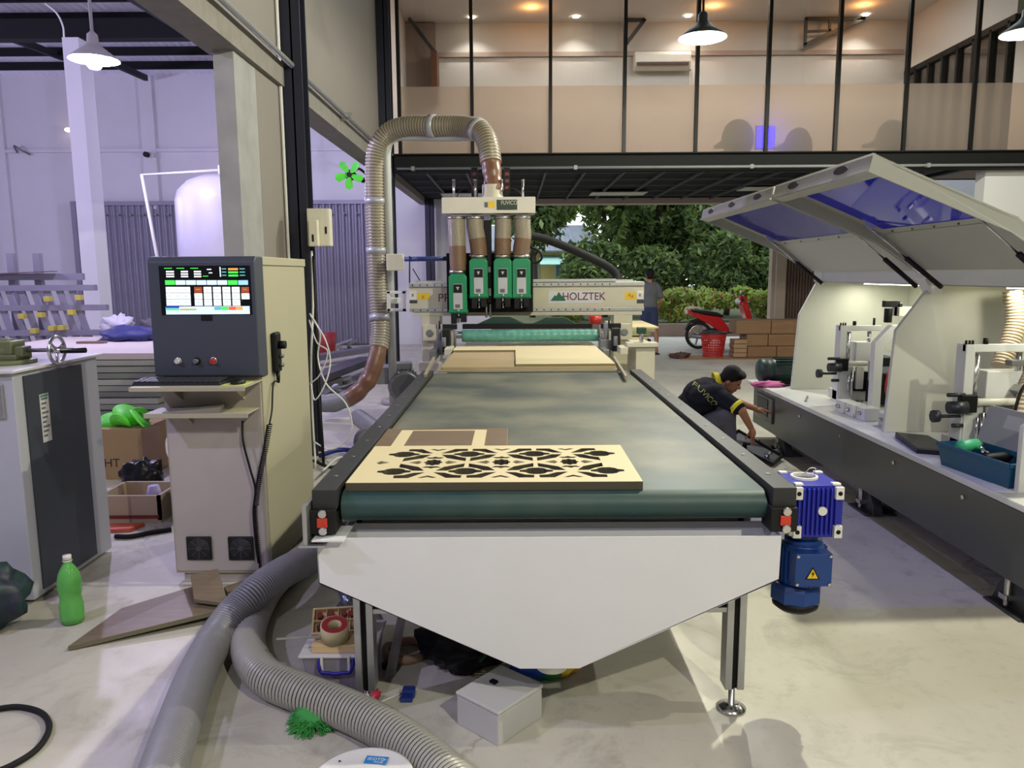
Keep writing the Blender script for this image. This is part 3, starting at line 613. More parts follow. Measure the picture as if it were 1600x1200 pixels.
# spindles
HY = 7.93
plateg = mat('label_plate', (176,178,186), .4, .2); hosed = mat('hose_clear', (112,102,86), .35, var=.12, scale=6); hoser = mat('hose_wire', (164,158,140), .35); dust = mat('hose_dusty', (112,88,66), .5, var=.15, scale=10)
def ribbed(path, r, pitch, ms_fn=None, n=18, dr=.0035, m0=0, m1=1):
    pts = resample(cr(path, 14), pitch/4); rr = []; ms = []
    for i in range(len(pts)): ph = i % 4; rr.append(r + (dr if ph < 2 else 0)); ms.append((m1 if ph < 2 else m0) if ms_fn is None else ms_fn(i/len(pts), ph))
    return pts, rr, ms
mf0, mf1 = P(692, 335, Y=7.95), P(836, 309, Y=7.95)
heads = [(716, 428, 505), (748, 404, 482), (785.5, 404, 482), (814.5, 404, 482)]
for i, (hx, ht, hb) in enumerate(heads):
    T0, B0 = P(hx, ht, Y=HY), P(hx, hb, Y=HY); w_ = .092; x = T0.x; zt_, zb_ = T0.z, T0.z - .39
    b = MB().prism([(x-w_, zb_), (x+w_, zb_), (x+w_, zt_-.03), (x+w_-.025, zt_), (x-w_+.025, zt_), (x-w_, zt_-.03)], 'y', HY-.10, HY+.09, 0)
    b.box(x-w_-.006, x+w_+.006, HY-.085, HY+.08, zb_-.01, zb_+.03, 0)
    sp = part(b, 'spindle', [green], rt, .008)
    b = MB().box(x-.047, x+.047, HY-.108, HY-.10, zb_+.035, zt_-.10, 0); lp = part(b, 'label_plate', [plateg], sp, .001)
    b = MB().box(x-.044, x+.044, HY-.111, HY-.1085, zt_-.19, zt_-.105, 0).prism([(x-.016, zt_-.13), (x+.016, zt_-.13), (x, zt_-.165)], 'y', HY-.1125, HY-.111, 2)
    part(b, 'label_print', [black, print_grey, plateg], sp); part(MB().box(x-.028, x+.020, HY-.1105, HY-.1085, zb_+.05, zb_+.085), 'label_band', print_grey, sp)
    b = MB().box(x-.075, x-.02, HY-.08, HY+.06, zb_-.115, zb_-.01, 0).box(x+.02, x+.078, HY-.08, HY+.06, zb_-.10, zb_-.01, 0).box(x-.05, x+.05, HY-.05, HY+.05, zb_-.06, zb_-.01, 0)
    b.cyl((x, HY-.03, zb_-.01), (x, HY-.03, zb_-.04), .022, n=14, m=1).cyl((x, HY-.03, zb_-.04), (x, HY-.03, zb_-.11), .010, n=12, m=1)
    b.cyl((x, HY-.106, zb_+.02), (x, HY-.118, zb_+.02), .012, n=12, m=1)
    part(b, 'tool_holder', [black, steel], sp, .003)
    hy = mf0.z; xm = [P(q, 340, Y=HY).x for q in (713, 742, 786, 816)][i]
    path = [(xm, HY, hy-.02), (xm, HY, hy-.12), ((xm+x)/2+(.012 if i == 3 else 0), HY, (hy+zt_)/2), (x, HY, zt_+.08), (x, HY, zt_)]
    pts, rr, ms = ribbed(path, .084, .012, n=18, dr=.002)
    zc = (hy+zt_)/2 - .02
    ms = [ (2 if p.z < zc else (1 if j % 4 < 2 else 0)) for j, p in enumerate(pts)]
    part(MB().tube(pts, rr, 20, ms=ms), 'suction_hose', [hosed, hoser, dust], sp)
    for (q_, z_) in ((xm, hy-.05), (x, zt_+.01)): part(MB().lathe([(.086, 0), (.092, 0), (.092, .026), (.086, .026)], (q_, HY, z_), n=24), 'hose_clamp', steel, sp)
# carriage between the heads and its cable column
b = MB().box(mf0.x+.02, mf1.x-.02, HY+.10, HY+.24, 1.25, 1.86, 0)
a, c = P(757, 470, Y=8.02), P(768, 360, Y=8.02); b.box(a.x, c.x, 7.98, 8.03, a.z-.02, c.z+.1, 1).box(a.x+.005, c.x-.005, 7.96, 7.98, 1.42, 1.5, 2).box(a.x+.008, c.x-.008, 7.96, 7.98, 1.66, 1.72, 2).cyl((a.x+.02, 7.97, 1.2), (a.x+.02, 7.97, 1.34), .012, n=10, m=2).cyl((c.x-.02, 7.97, 1.2), (c.x-.02, 7.97, 1.34), .012, n=10, m=2)
part(b, 'carriage', [darkbeam, black, dsteel], rt, .004)
for q0, q1 in ((737, 746), (787, 797)):
    a, c = P(q0, 309, Y=8.25), P(q1, 262, Y=8.25); b = MB().box(a.x, c.x, 8.22, 8.28, 1.8, c.z, 0)
    for k in range(3): z = c.z-.05-.07*k; b.box(a.x+.015, c.x-.015, 8.215, 8.22, z-.035, z, 1)
    part(b, 'cable_chain', [black, mat('dark_red', (110,36,40), .5)], rt, .003)
b = MB().box(mf0.x, mf1.x, 7.84, 8.08, mf0.z, mf1.z); mf = part(b, 'dust_manifold', mat('manifold_cream', (206,202,190), .45), rt, .005)
def pl2(px0, px1, py0, py1, m, name, label=None): return pl(px0, px1, py0, py1, m, name, label, y=7.839, par=mf)
pl2(776, 808, 312, 328, mat('plate_olive', (34,52,34), .5), 'name_plate'); pl2(763, 773, 314, 325, yellow, 'sticker', 'yellow sticker'); pl2(757, 762, 316, 324, print_grey, 'sticker')
t = P(797, 317, Y=7.83); text('FUVICO', 'lettering', mat('plate_text', (196,204,180), .5), .056, (t.x-.01, 7.832, t.z), FR, mf, sx=.82)
for q0 in (709.5, 743, 783.5, 817):
    a = P(q0, 312, Y=7.95); c = P(q0, 282, Y=7.95); part(MB().cyl((a.x, 7.95, mf1.z-.01), (a.x, 7.95, c.z), .013, n=12).cyl((a.x, 7.95, c.z), (a.x, 7.95, c.z+.01), .016, n=12), 'cylinder_rod', steel, mf)
for q0, q1 in ((713, 741), (785, 816)):
    a, c = P(q0, 305, Y=8), P(q1, 305, Y=8); part(MB().tube(cr([(a.x, 8, mf1.z), (a.x+.03, 8, mf1.z+.07), ((a.x+c.x)/2, 8, mf1.z+.10), (c.x-.03, 8, mf1.z+.06), (c.x, 8, mf1.z)], 6), .006, 6), 'air_line', black, mf)
a = P(769, 303, Y=8); part(MB().lathe([(.125, 0), (.102, .05), (.100, .14)], (a.x, 8, mf1.z-.005), n=24), 'hose_collar', mat('collar_beige', (184,180,158), .5), mf)
# main dust hose: down to the floor, up the mast, across and down into the manifold
pp = [(772,300,8),(768,262,8.05),(762,225,8.15),(748,203,8.3),(715,197,8.5),(675,197,8.6),(640,197,8.7),(610,206,8.78),(592,228,8.8),(586,262,8.8),(587,330,8.8),(589,400,8.8),(592,470,8.8),(594,520,8.75),(588,560,8.65),(576,592,8.6),(552,618,8.55),(522,630,8.55),(498,630,8.6)]
path = [P(x, y, Y=Y_) for x, y, Y_ in pp]
pts, rr, ms = ribbed(path, .105, .034, n=20, dr=.007)
tot = len(pts); f_d = sum((path[i+1]-path[i]).length for i in range(13)) / sum((path[i+1]-path[i]).length for i in range(len(path)-1))
ms = [(2 if (i/tot > f_d + .03 and i/tot < .93) else 3 if i/tot >= .93 else (2 if i/tot < .055 else (1 if i % 4 < 2 else 0))) for i in range(tot)]
rr = [q if m_ < 2 else .097 + .012*mnoise.noise(V((i*.09,0,0))) for i, (q, m_) in enumerate(zip(rr, ms))]
dh = part(MB().tube(pts, rr, 22, ms=ms), 'dust_hose', [hosed, hoser, mat('hose_full', (112,80,62), .35, var=.25, scale=8), mgrey], rt)
for f_, in ((.145,), (.255,), (.50,), (.60,), (.74,)):
    i = int(f_*tot); t_ = (pts[i+1]-pts[i-1]).normalized(); part(MB().cyl(pts[i]-t_*.035, pts[i]+t_*.035, .120, n=24), 'hose_clamp', mat('band_grey', (170,170,176), .4, .3), dh)
mst = [P(744, 213, Y=8.45), P(700, 214, Y=8.6), P(640, 213, Y=8.75), P(616, 216, Y=8.8), P(605, 232, Y=8.8), P(605, 280, Y=8.8)]
m2_ = [V(q) for q in cr(mst, 6)] + [V((mst[-1].x, 8.8, 0))]
part(MB().tube(m2_, .048, 16), 'mast', mat('mast_grey', (176,178,176), .4), rt)
a = P(622, 470, Y=8.6); fr = lambda z: (MB().box(a.x-.11, a.x+.10, 8.5, 8.54, z-.11, z-.08).box(a.x-.11, a.x+.10, 8.5, 8.54, z+.08, z+.11).box(a.x-.11, a.x-.07, 8.5, 8.54, z-.11, z+.11).box(a.x+.06, a.x+.10, 8.5, 8.54, z-.11, z+.11).box(a.x-.11, a.x+.0, 8.54, 8.8, z-.03, z+.03))
part(fr(a.z), 'bracket', white, rt, .004)
c = P(620, 410, Y=8.6); part(MB().box(c.x-.1, c.x+.08, 8.5, 8.62, c.z-.09, c.z+.09).box(c.x-.1, c.x-.05, 8.6, 8.8, c.z-.05, c.z+.05), 'bracket', offwhite, rt, .006)
p0, p1 = P(632, 405, Y=8.5), P(700, 404, Y=8.5); b = MB().cyl(p0, p1, .026, n=14); part(b, 'air_pipe', mat('pipe_blue', (46,62,120), .4), rt)
b = MB().cyl(p1-V((.0,0,0)), p1+V((.02,0,0)), .06, .04, n=16).tube([P(640,400,Y=8.48), P(640,450,Y=8.48)], .008, 6).tube([P(645,420,Y=8.48), P(660,445,Y=8.48)], .006, 6); part(b, 'pipe_fitting', blacksteel, rt)
# black cable loom arching to the right
loom = [P(826, 368, Y=8.45), P(850, 373, Y=8.5), P(890, 388, Y=8.5), P(925, 404, Y=8.5), P(950, 417, Y=8.5), P(963, 430, Y=8.5), P(964, 447, Y=8.45)]
part(MB().tube(cr(loom, 8), .046, 14), 'cable_loom', rubber, rt)
part(MB().tube(cr([P(828,385,Y=8.1), P(842,392,Y=8.1), P(847,402,Y=8.1), P(840,410,Y=8.1), P(826,411,Y=8.1)], 6), .012, 8), 'air_line', black, rt)
a = P(930, 500, Y=8.05); part(MB().cyl((a.x-.06, 8.05, a.z), (a.x+.06, 8.05, a.z), .045, n=18), 'red_valve', red, rt)
# vacuum pump on the floor left of the router
vp = thing('vacuum_pump', 'grey finned electric vacuum pump on the floor left of the router', 'pump', (-1.30, 9.0, 0), rz=.15)
b = MB().cyl((0,-.20,.36), (0,-.26,.36), .19, .165, n=32).cyl((0,-.20,.36), (0,.26,.36), .165, n=32)
for k in range(28): a = 2*PI*k/28; b.M = Matrix.Translation((0,0,.36)) @ Matrix.Rotation(a, 4, 'Y'); b.box(.16, .19, -.18, .24, -.004, .004)
b.M = Matrix(); part(b, 'motor_body', dsteel, vp)
part(MB().cyl((0,-.262,.36), (0,-.255,.36), .145, n=32), 'fan_grille', mat('pump_grille', (92,94,98), .5), vp); part(MB().box(-.10,.10,-.1,.12,.54,.62), 'terminal_box', mgrey, vp, .01)
part(MB().box(-.32,-.15,-.12,.2,.38,.58), 'valve_block', mgrey, vp, .01)
for x in (-.13, .07): part(MB().box(x, x+.06, -.15, .2, 0, .22), 'foot', blacksteel, vp, .004)
# steel bench with sheets right of the gantry
a, c = P(962, 515, Y=9), P(1027, 515, Y=9); z0 = P(990, 530, Y=9).z
bt = thing('sheet_stand', 'black steel stand right of the gantry carrying a stack of cream sheets', 'stand', ((a.x+c.x)/2, 9.4, 0), world=True)
part(MB().box(a.x+.02, c.x-.08, 8.95, 10.1, z0-.04, z0), 'top', blacksteel, bt, .003)
for x in (a.x+.06, c.x-.16):
    for y in (8.98, 10.02): part(MB().box(x, x+.045, y, y+.045, 0, z0-.04), 'leg', blacksteel, bt)
for k, (dx0, dx1, col, lab) in enumerate(((.03, -.12, wood_l, 'lowest sheet on the black stand, set back at its right'), (.0, -.09, mat('sheet_green', (150,152,112), .6), 'greenish sheet, second from bottom on the black stand'), (0, -.04, mat('sheet_green2', (164,164,126), .6), 'greenish sheet under the topmost one on the black stand'), (0, 0, wood_l, 'cream sheet lying topmost on the black stand'))):
    z = z0 + [0, .045, .09, .13][k]; tag(MB().box(a.x+dx0, c.x+dx1, 8.93, 10.1, z+.0005, z+[.03, .044, .039, .02][k]).build('sheet', col, None, .002), lab, 'sheet', 'sheets on the black stand')
# ================================================================ EDGE BANDING MACHINE ON THE RIGHT
TZ = .57; EX = 2.36
mch = thing('edge_banding_machine', 'long white edge banding machine with raised hood and dark grey base on the right', 'machine', (2.9, 5.0, 0), world=True)
mwhite = mat('machine_white', (206,208,204), .4, var=.03); mskirt = mat('skirt_grey', (84,87,86), .35, .2, var=.08, scale=2); winter = mat('interior_white', (196,198,186), .5, var=.03)
Y0, Y1 = 2.2, 7.72
b = MB().box(EX, 3.7, Y0, Y1, TZ-.035, TZ, 0); part(b, 'table', mwhite, mch, .005)
b = MB().box(EX+.04, 3.65, Y0, Y1-.12, .16, TZ-.035, 0).prism([(EX+.04, .16), (EX+.40, .10), (3.3, .10), (3.65, .16)], 'y', Y0, Y1-.12, 0); bs = part(b, 'base', mskirt, mch, .004)
b = MB().box(EX+.02, EX+.04, Y0, 6.9, .17, TZ-.045, 0); sk = part(b, 'skirt_panel', mskirt, bs, .002)
b = MB()
for y in (2.75, 3.3, 3.95, 4.7, 5.5, 6.3): b.cyl((EX+.02, y, .46), (EX+.012, y, .46), .012, n=12)
part(b, 'screw', steel, sk)
b = MB().box(EX+.1, EX+.5, Y1-.12, Y1-.1, .2, TZ-.05, 0).box(EX+.02, EX+.04, 7.0, 7.5, .25, .48, 0); part(b, 'end_cover', mgrey, bs, .004)
part(MB().box(EX+.012, EX+.02, 7.1, 7.4, .30, .46), 'vent', dgrey, bs, .003)
for y in (3.59, 5.19, 6.9):
    b = MB().prism([(y-.16, .0), (y+.14, .0), (y+.10, .09), (y+.02, .18), (y-.08, .18), (y-.14, .07)], 'x', EX+.07, EX+.14, 0).box(EX+.02, EX+.24, y-.15, y+.13, 0, .012, 0)
    b.cyl((EX+.05, y-.01, .02), (EX+.05, y-.01, .17), .016, n=12, m=1).box(EX+.03, EX+.10, y-.03, y+.03, .05, .08, 1); part(MB().box(3.4, 3.6, y-.1, y+.1, 0, .12), 'foot', dgrey, mch, .004)
    part(b, 'foot', [dgrey, steel], mch, .004)
# end and divider plates
for k, (y, x) in enumerate(((7.06, 2.57), (5.12, 2.50), (3.66, 2.46))):
    prof_ = [(x, TZ), (x+.04, 1.26), (2.78, 1.60), (3.6, 1.60), (3.6, TZ)]
    if k == 2: prof_ = [(x, TZ), (x-.0, .90), (x+.14, 1.0), (3.0, 1.05), (3.6, 1.06), (3.6, TZ)]
    part(MB().prism(prof_, 'y', y-.018, y+.018), 'divider_plate', winter if k < 2 else mwhite, mch, .004)
part(MB().box(3.6, 3.64, Y0, 7.07, TZ, 1.62), 'back_panel', winter, mch, .003)
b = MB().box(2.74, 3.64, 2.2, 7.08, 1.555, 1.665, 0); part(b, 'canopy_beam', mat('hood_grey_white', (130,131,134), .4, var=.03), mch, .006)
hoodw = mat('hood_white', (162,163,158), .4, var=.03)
# raised lids, each with a blue tinted window
bluewin = glassmat('blue_acrylic', (58,58,214), .10, .04, diff=.10, dcol=(40,40,190))
HX, HZ, BXx, BZ, FX, FZ = 2.71, 1.66, 2.41, 1.90, 1.70, 2.20
def lid(y0, y1, name_i):
    L_ = lambda t, d=0: (FX + (BXx-FX)*t - d*.38, FZ + (BZ-FZ)*t - d*.92)       # along the slope, d below the top skin
    b = MB(); th = .012
    def strip(t0, t1, ya, yb, d0=0, d1=th): b.prism([L_(t0, d0), L_(t1, d0), L_(t1, d1), L_(t0, d1)], 'y', ya, yb)
    strip(0, .13, y0, y1); strip(.92, 1, y0, y1); strip(.13, .92, y0, y0+.07); strip(.13, .92, y1-.12, y1)
    b.prism([(FX, FZ), (FX+.012, FZ), (FX-.006, FZ-.085), (FX-.018, FZ-.085)], 'y', y0, y1)           # front lip
    b.prism([(FX-.018, FZ-.085), (FX+.05, FZ-.105), (FX+.05, FZ-.093), (FX-.018, FZ-.073)], 'y', y0, y1)
    for ya in (y0, y1-.012):                                                                            # end flanges
        b.prism([(FX, FZ), (BXx, BZ), (HX, HZ), (HX-.03, HZ-.03), (BXx-.03, BZ-.07), (FX-.018, FZ-.085)], 'y', ya, ya+.012)
    b.prism([(BXx, BZ), (HX, HZ), (HX-.014, HZ-.006), (BXx-.010, BZ-.012)], 'y', y0, y1)
    ld = part(b, 'lid', hoodw, mch, .003)
    bb = MB(); bb.prism([L_(.13, .004), L_(.92, .004), L_(.92, .009), L_(.13, .009)], 'y', y0+.07, y1-.12); part(bb, 'window_pane', bluewin, ld)
    bb = MB()
    for k in range(5): yy = y0+.2+(y1-y0-.4)*k/4; p_ = L_(.96, .014); bb.cyl((p_[0], yy, p_[1]), (p_[0]-.003, yy, p_[1]-.006), .006, n=8)
    part(bb, 'screw', dgrey, ld)
    n = 2 if y1-y0 < 1.6 else 3
    for k in range(n):
        yy = y0 + (y1-y0)*(k+.5)/n; pts_ = [(yy + .085*math.cos(2*PI*q/20) if True else 0, FZ-.036 + .020*math.sin(2*PI*q/20)) for q in range(20)]
        M0 = MB(); vs = [(FX-.0095-.0021*(z-(FZ-.036))/.01*0 - .003, y, z) for y, z in pts_]; vs2 = [(FX-.013+.004, y, z) for y, z in pts_]
        M0.add(vs + [(v[0]+.012, v[1], v[2]) for v in vs], [tuple(range(20))] + [(i, (i+1)%20, 20+(i+1)%20, 20+i) for i in range(20)]); part(M0, 'grip_hole', mat('slot_dark', (44,42,38), .7), ld)
    for yy in (y0+.12, y1-.12):
        p0 = L_(.80, .03); p1 = (2.74, 1.545); q0 = V((p0[0], yy, p0[1])); q1 = V((p1[0], yy + (.02 if yy < (y0+y1)/2 else -.02), p1[1])); mid = q0.lerp(q1, .52)
        b = MB().cyl(q0, mid, .006, n=8, m=0).cyl(mid, q1, .016, n=12, m=1).ball(q0, .014, 8, 6, 0).ball(q1, .012, 8, 6, 0); part(b, 'gas_strut', [steel, black], ld)
        b = MB().prism([(p0[0]-.05, p0[1]+.045), (p0[0]+.05, p0[1]+.0), (p0[0]+.012, p0[1]-.02), (p0[0]-.012, p0[1]-.02)], 'y', yy-.03, yy-.02); part(b, 'strut_bracket', hoodw, ld, .002)
    return ld
lid(3.74, 5.10, 0); lid(5.13, 7.02, 1)
for y in (5.12,): part(MB().prism([(2.68, 1.60), (2.80, 1.60), (2.80, 1.50), (2.74, 1.50)], 'y', y-.06, y+.06), 'strut_mount', mwhite, mch, .003)
# strip lamps under the canopy beam light the inside
stripm = mat('strip_lamp', (255,248,214), emit=6)
for ya, yb in ((3.75, 4.9), (5.4, 6.9)): part(MB().box(3.12, 3.16, ya, yb, 1.535, 1.555), 'strip_light', stripm, mch); light('AREA', (3.14, (ya+yb)/2, 1.53), 8.5, (1, .97, .78), .05, (0,0,0), size_y=yb-ya)
# working units
def unit(name, y, x, h, label_arch=False, s=1.0):
    b = MB().box(x, x+.055, y-.05, y+.05, TZ, TZ+h, 0).box(x, x+.34*s, y-.045, y-.01, TZ+h-.045, TZ+h, 0).box(x+.01, x+.12, y-.06, y+.08, TZ, TZ+.30, 0).box(x+.15, x+.30*s, y-.02, y+.10, TZ+.34, TZ+.50, 0)
    u = part(b, name, mwhite, mch, .004)
    for dx in (.008, .028, .046): part(MB().cyl((x+dx, y-.03, TZ+h), (x+dx, y-.03, TZ+h+.022), .007, n=8), 'cap_screw', black, u)
    part(MB().cyl((x+.12, y-.03, TZ+h), (x+.12, y-.03, TZ+h+.035), .014, n=10), 'adjuster', black, u); part(MB().cyl((x+.28*s, y-.03, TZ+h), (x+.28*s, y-.03, TZ+h+.06), .010, n=10), 'adjuster', black, u)
    part(MB().box(x-.03, x+.06, y-.10, y-.05, TZ+.27, TZ+.37), 'clamp_block', black, u, .003); part(MB().box(x+.10, x+.24, y-.07, y-.03, TZ+.10, TZ+.26), 'cover', black, u, .003)
    kd = mat('knob_dark', (30,36,42), .4)
    part(MB().cyl((x-.10, y-.09, TZ+.30), (x+.0, y-.09, TZ+.30), .036, .040, n=16), 'hand_knob', kd, u); part(MB().cyl((x-.16, y-.09, TZ+.25), (x-.03, y-.09, TZ+.25), .010, n=10).cyl((x-.19, y-.09, TZ+.25), (x-.155, y-.09, TZ+.25), .036, n=8), 'hand_knob', kd, u)
    part(MB().cyl((x-.10, y-.07, TZ+.37), (x, y-.07, TZ+.37), .012, n=8), 'pin', kd, u); part(MB().cyl((x-.06, y-.07, TZ+.19), (x, y-.07, TZ+.19), .013, n=8), 'pin', kd, u)
    b = MB().cyl((x+.08, y-.02, TZ+h-.05), (x+.08, y-.02, TZ+.32), .020, n=14).cyl((x+.10, y-.09, TZ+.06), (x+.10, y-.09, TZ+.27), .012, n=10).cyl((x+.07, y-.09, TZ+.10), (x+.07, y-.09, TZ+.24), .009, n=8).cyl((x+.26*s, y, TZ+h-.05), (x+.26*s, y, TZ+.45), .016, n=12); part(b, 'guide_rod', steel, u)
    b = MB().cyl((x+.06, y-.08, TZ+.33), (x+.22*s, y-.08, TZ+.33), .022, n=14).box(x+.13, x+.19, y-.10, y-.06, TZ+.12, TZ+.30).box(x+.0, x+.30*s, y-.04, y+.14, TZ+.02, TZ+.10); part(b, 'block', mat('block_cream', (200,200,186), .4), u, .003)
    return u
unit('milling_unit', 6.35, 2.68, .64); u2 = unit('trimming_unit', 4.45, 2.60, .66, s=1.3)
# octagonal arch between them
def octo(cx, cz, rx, rz, cut=.42):
    return [(cx-rx, TZ), (cx-rx, cz+rz*cut), (cx-rx*cut, cz+rz), (cx+rx*cut, cz+rz), (cx+rx, cz+rz*cut), (cx+rx, TZ)]
cx, cz = 3.02, 1.0
o_, i_ = octo(cx, cz, .215, .235), octo(cx, cz, .145, .16)
b = MB(); y = 5.95
for k in range(5):
    b.prism([o_[k], o_[k+1], i_[k+1], i_[k]], 'y', y, y+.07)
ar = part(b, 'arch_frame', mwhite, mch, .003)
b = MB().box(cx-.13, cx+.13, y+.1, y+.2, TZ+.33, TZ+.40, 0).box(cx-.12, cx-.04, y+.02, y+.1, TZ+.20, TZ+.28, 0).box(cx-.13, cx+.14, y+.12, y+.3, TZ+.02, TZ+.2, 0).box(cx-.04, cx+.13, y+.05, y+.12, TZ+.22, TZ+.30, 1).cyl((cx+.02, y+.1, TZ+.36), (cx+.02, y+.1, TZ+.50), .022, n=12, m=1).cyl((cx+.07,y+.08,TZ+.41),(cx+.12,y+.08,TZ+.52),.018,n=10,m=1)
part(b, 'cutting_head', [blacksteel, steel], ar, .004)
b = MB().tube(cr([(cx-.10, y, TZ+.30), (cx-.12, y-.02, TZ+.15), (cx-.05, y-.03, TZ+.02), (cx+.02, y-.03, TZ+.08), (cx+.08, y, TZ+.16)], 6), .006, 6, 0).tube(cr([(cx-.07, y, TZ+.28), (cx-.09, y-.03, TZ+.10), (cx-.04, y-.04, TZ+.01)], 6), .005, 6, 1); part(b, 'air_tube', [red, mat('tube_brass', (170,120,70), .4)], ar)
b = MB().box(cx-.02, cx+.26, y+.05, y+.17, 1.30, 1.37, 0).box(cx+.10, cx+.24, y+.04, y+.05, 1.31, 1.36, 1).cyl((cx-.08, y+.1, 1.25), (cx-.08, y+.1, 1.36), .030, n=12, m=2).box(cx-.12, cx+.0, y+.08, y+.13, 1.37, 1.42, 2).box(cx-.02, cx+.02, y+.08, y+.13, 1.3, 1.4, 2); part(b, 'top_motor', [offwhite, dsteel, black], ar, .004)
# clamping blocks on the table
for k, (yy, xx) in enumerate(((5.85, 2.53), (5.70, 2.54), (5.55, 2.56), (5.30, 2.60))):
    b = MB().box(xx-.02, xx+.09, yy-.065, yy+.065, TZ, TZ+.095, 0); ck = part(b, 'clamp_block', mwhite, mch, .006)
    part(MB().cyl((xx-.02, yy, TZ+.05), (xx-.045, yy, TZ+.05), .014, n=12), 'clamp_bolt', steel, ck)
# flexible suction hoses of the near unit
hp = mat('pvc_hose', (226,220,190), .4); hp2 = mat('pvc_hose_wire', (176,152,118), .4)
for pth, r in (([(3.10, 4.55, 1.52), (3.09, 4.5, 1.30), (3.02, 4.42, 1.05), (2.93, 4.34, .85), (2.90, 4.32, .66)], .062), ([(3.16, 4.9, 1.52), (3.18, 4.88, 1.35), (3.14, 4.85, 1.2), (3.06, 4.8, 1.05)], .055)):
    pts, rr, ms = ribbed(pth, r, .022, n=20, dr=.004); part(MB().tube(pts, rr, 20, ms=ms), 'suction_hose', [hp, hp2], mch)
b = MB().cyl((2.98, 4.75, .72), (3.26, 4.95, .72), .10, n=20).cyl((2.96, 4.73, .72), (2.90, 4.69, .72), .05, n=16); part(b, 'spindle_motor', red, mch)
b = MB().prism([(2.80, TZ), (2.80, .95), (2.92, 1.0), (3.02, .84), (3.02, TZ)], 'y', 4.5, 4.62, 0); part(b, 'guard_plate', mgrey, mch, .004)
b = MB().bar((2.86, 4.42, 1.12), (3.3, 4.5, 1.12), .05, .035, 0).box(3.1, 3.2, 4.45, 4.52, .92, 1.12, 0).bar((2.9, 4.4, .98), (3.02, 4.42, .86), .06, .05, 1); part(b, 'tool_arm', [dsteel, mat('castgrey', (140,140,132), .5)], mch, .004)
part(MB().tube(cr([(3.0, 4.36, 1.02), (2.90, 4.25, 1.06), (2.80, 4.2, .98), (2.76, 4.18, .80), (2.77, 4.16, .62), (2.82, 4.14, .575)], 8), .009, 8), 'cable', black, mch)
part(MB().tube(cr([(3.02, 4.2, .72), (2.92, 4.15, .75), (2.86, 4.1, .69), (2.92, 4.08, .63), (3.02, 4.1, .66)], 8, ), .008, 8), 'air_tube', mat('orange_tube', (210,150,100), .4), mch)
part(MB().box(3.0, 3.5, 5.3, 5.7, TZ, .8).box(3.15,3.5,6.4,6.8,TZ,.95).box(3.1,3.45,4.9,5.05,TZ,.9).box(3.2,3.58,4.0,4.3,TZ,.95), 'inner_block', mgrey, mch, .01)
# feed motor at the far end of the table
fm = thing('feed_motor', 'dark green finned motor lying on the far end of the white machine table', 'motor', (2.62, 7.42, TZ))
b = MB().cyl((-.20,0,.13), (.16,0,.13), .115, n=28)
for k in range(20): a = 2*PI*k/20; b.M = Matrix.Translation((0,0,.13)) @ Matrix.Rotation(a, 4, 'X'); b.box(-.10, .16, .11, .128, -.003, .003)
b.M = Matrix(); part(b, 'motor_body', mat('motor_darkgreen', (34,60,54), .4), fm)
part(MB().lathe([(0,-.25),(.09,-.245),(.118,-.22),(.12,-.12),(0,-.12)], (0,0,.13), 'x', n=28), 'fan_cowl', mat('motor_darkgreen2', (28,50,46), .45), fm); part(MB().box(-.09,.10,-.09,.09,0,.05), 'foot_plate', blacksteel, fm, .003)
cl = MB(); cl.M = Matrix.Translation((2.42, 7.24, TZ)); cl.ball((0,0,.015), (.15,.09,.035), 24, 12, wob=.5, ws=3); tag(cl.build('pink_rag', mat('pink_cloth', (206,110,160), .9, bump=.3), None), 'crumpled pink cloth under the dark green motor', 'cloth')
b = MB(); b.M = Matrix.Translation((2.56, 7.2, TZ))
b.tube(cr([(-.05,0,.008),(.05,-.03,.02),(.12,.02,.01),(.07,.05,.03),(.16,-.04,.012),(.2,.02,.01)], 6), .009, 6); tag(b.build('black_cable_end', black, None), 'black cable end lying by the pink cloth', 'cable')
# things on the table
tb_ = thing('toolbox', 'open blue plastic toolbox with grey lid on the white table', 'toolbox', (2.53, 3.98, TZ), rz=.12)
bl = mat('toolbox_blue', (20,78,110), .4)
b = MB().hexa([(-.10,-.25,0),(.10,-.25,0),(.10,.25,0),(-.10,.25,0),(-.12,-.27,.13),(.12,-.27,.13),(.12,.27,.13),(-.12,.27,.13)]); b.f = [f for i, f in enumerate(b.f) if i != 1]; b.mi.pop(); b.sm.pop()
tr_ = part(b, 'tray', bl, tb_); m_ = tr_.modifiers.new('wall', 'SOLIDIFY'); m_.thickness = .006
part(MB().box(-.128,-.12,-.27,.27,.112,.134).box(-.12,.12,-.278,-.27,.112,.134).box(.12,.128,-.27,.27,.112,.134), 'rim', bl, tb_, .002)
b = MB().hexa([(.115,-.27,.13),(.125,-.27,.13),(.125,.27,.13),(.115,.27,.13),(.185,-.27,.33),(.195,-.27,.33),(.195,.27,.33),(.185,.27,.33)]); ld_ = part(b, 'lid', mat('lid_grey', (150,152,160), .4), tb_, .003)
part(MB().hexa([(.126,-.12,.16),(.128,-.12,.16),(.128,.12,.16),(.126,.12,.16),(.174,-.12,.30),(.176,-.12,.30),(.176,.12,.30),(.174,.12,.30)]), 'paper_label', mat('label_grey', (176,176,184), .6), ld_)
for nm, m_, c, d, lb in (('spray_can', mat('mint_green', (70,190,130), .4), (2.50,4.13,TZ+.13), (.035,.10), 'mint green bottle lying across the blue toolbox'),):
    b = MB(); b.M = Matrix.Translation(c) @ Matrix.Rotation(.4, 4, 'Z'); b.lathe([(0,-.08),(.03,-.078),(.034,-.07),(.034,.05),(.015,.075),(.015,.09),(0,.09)], ax='x', n=20); tag(b.build('bottle', m_, None), lb, 'bottle')
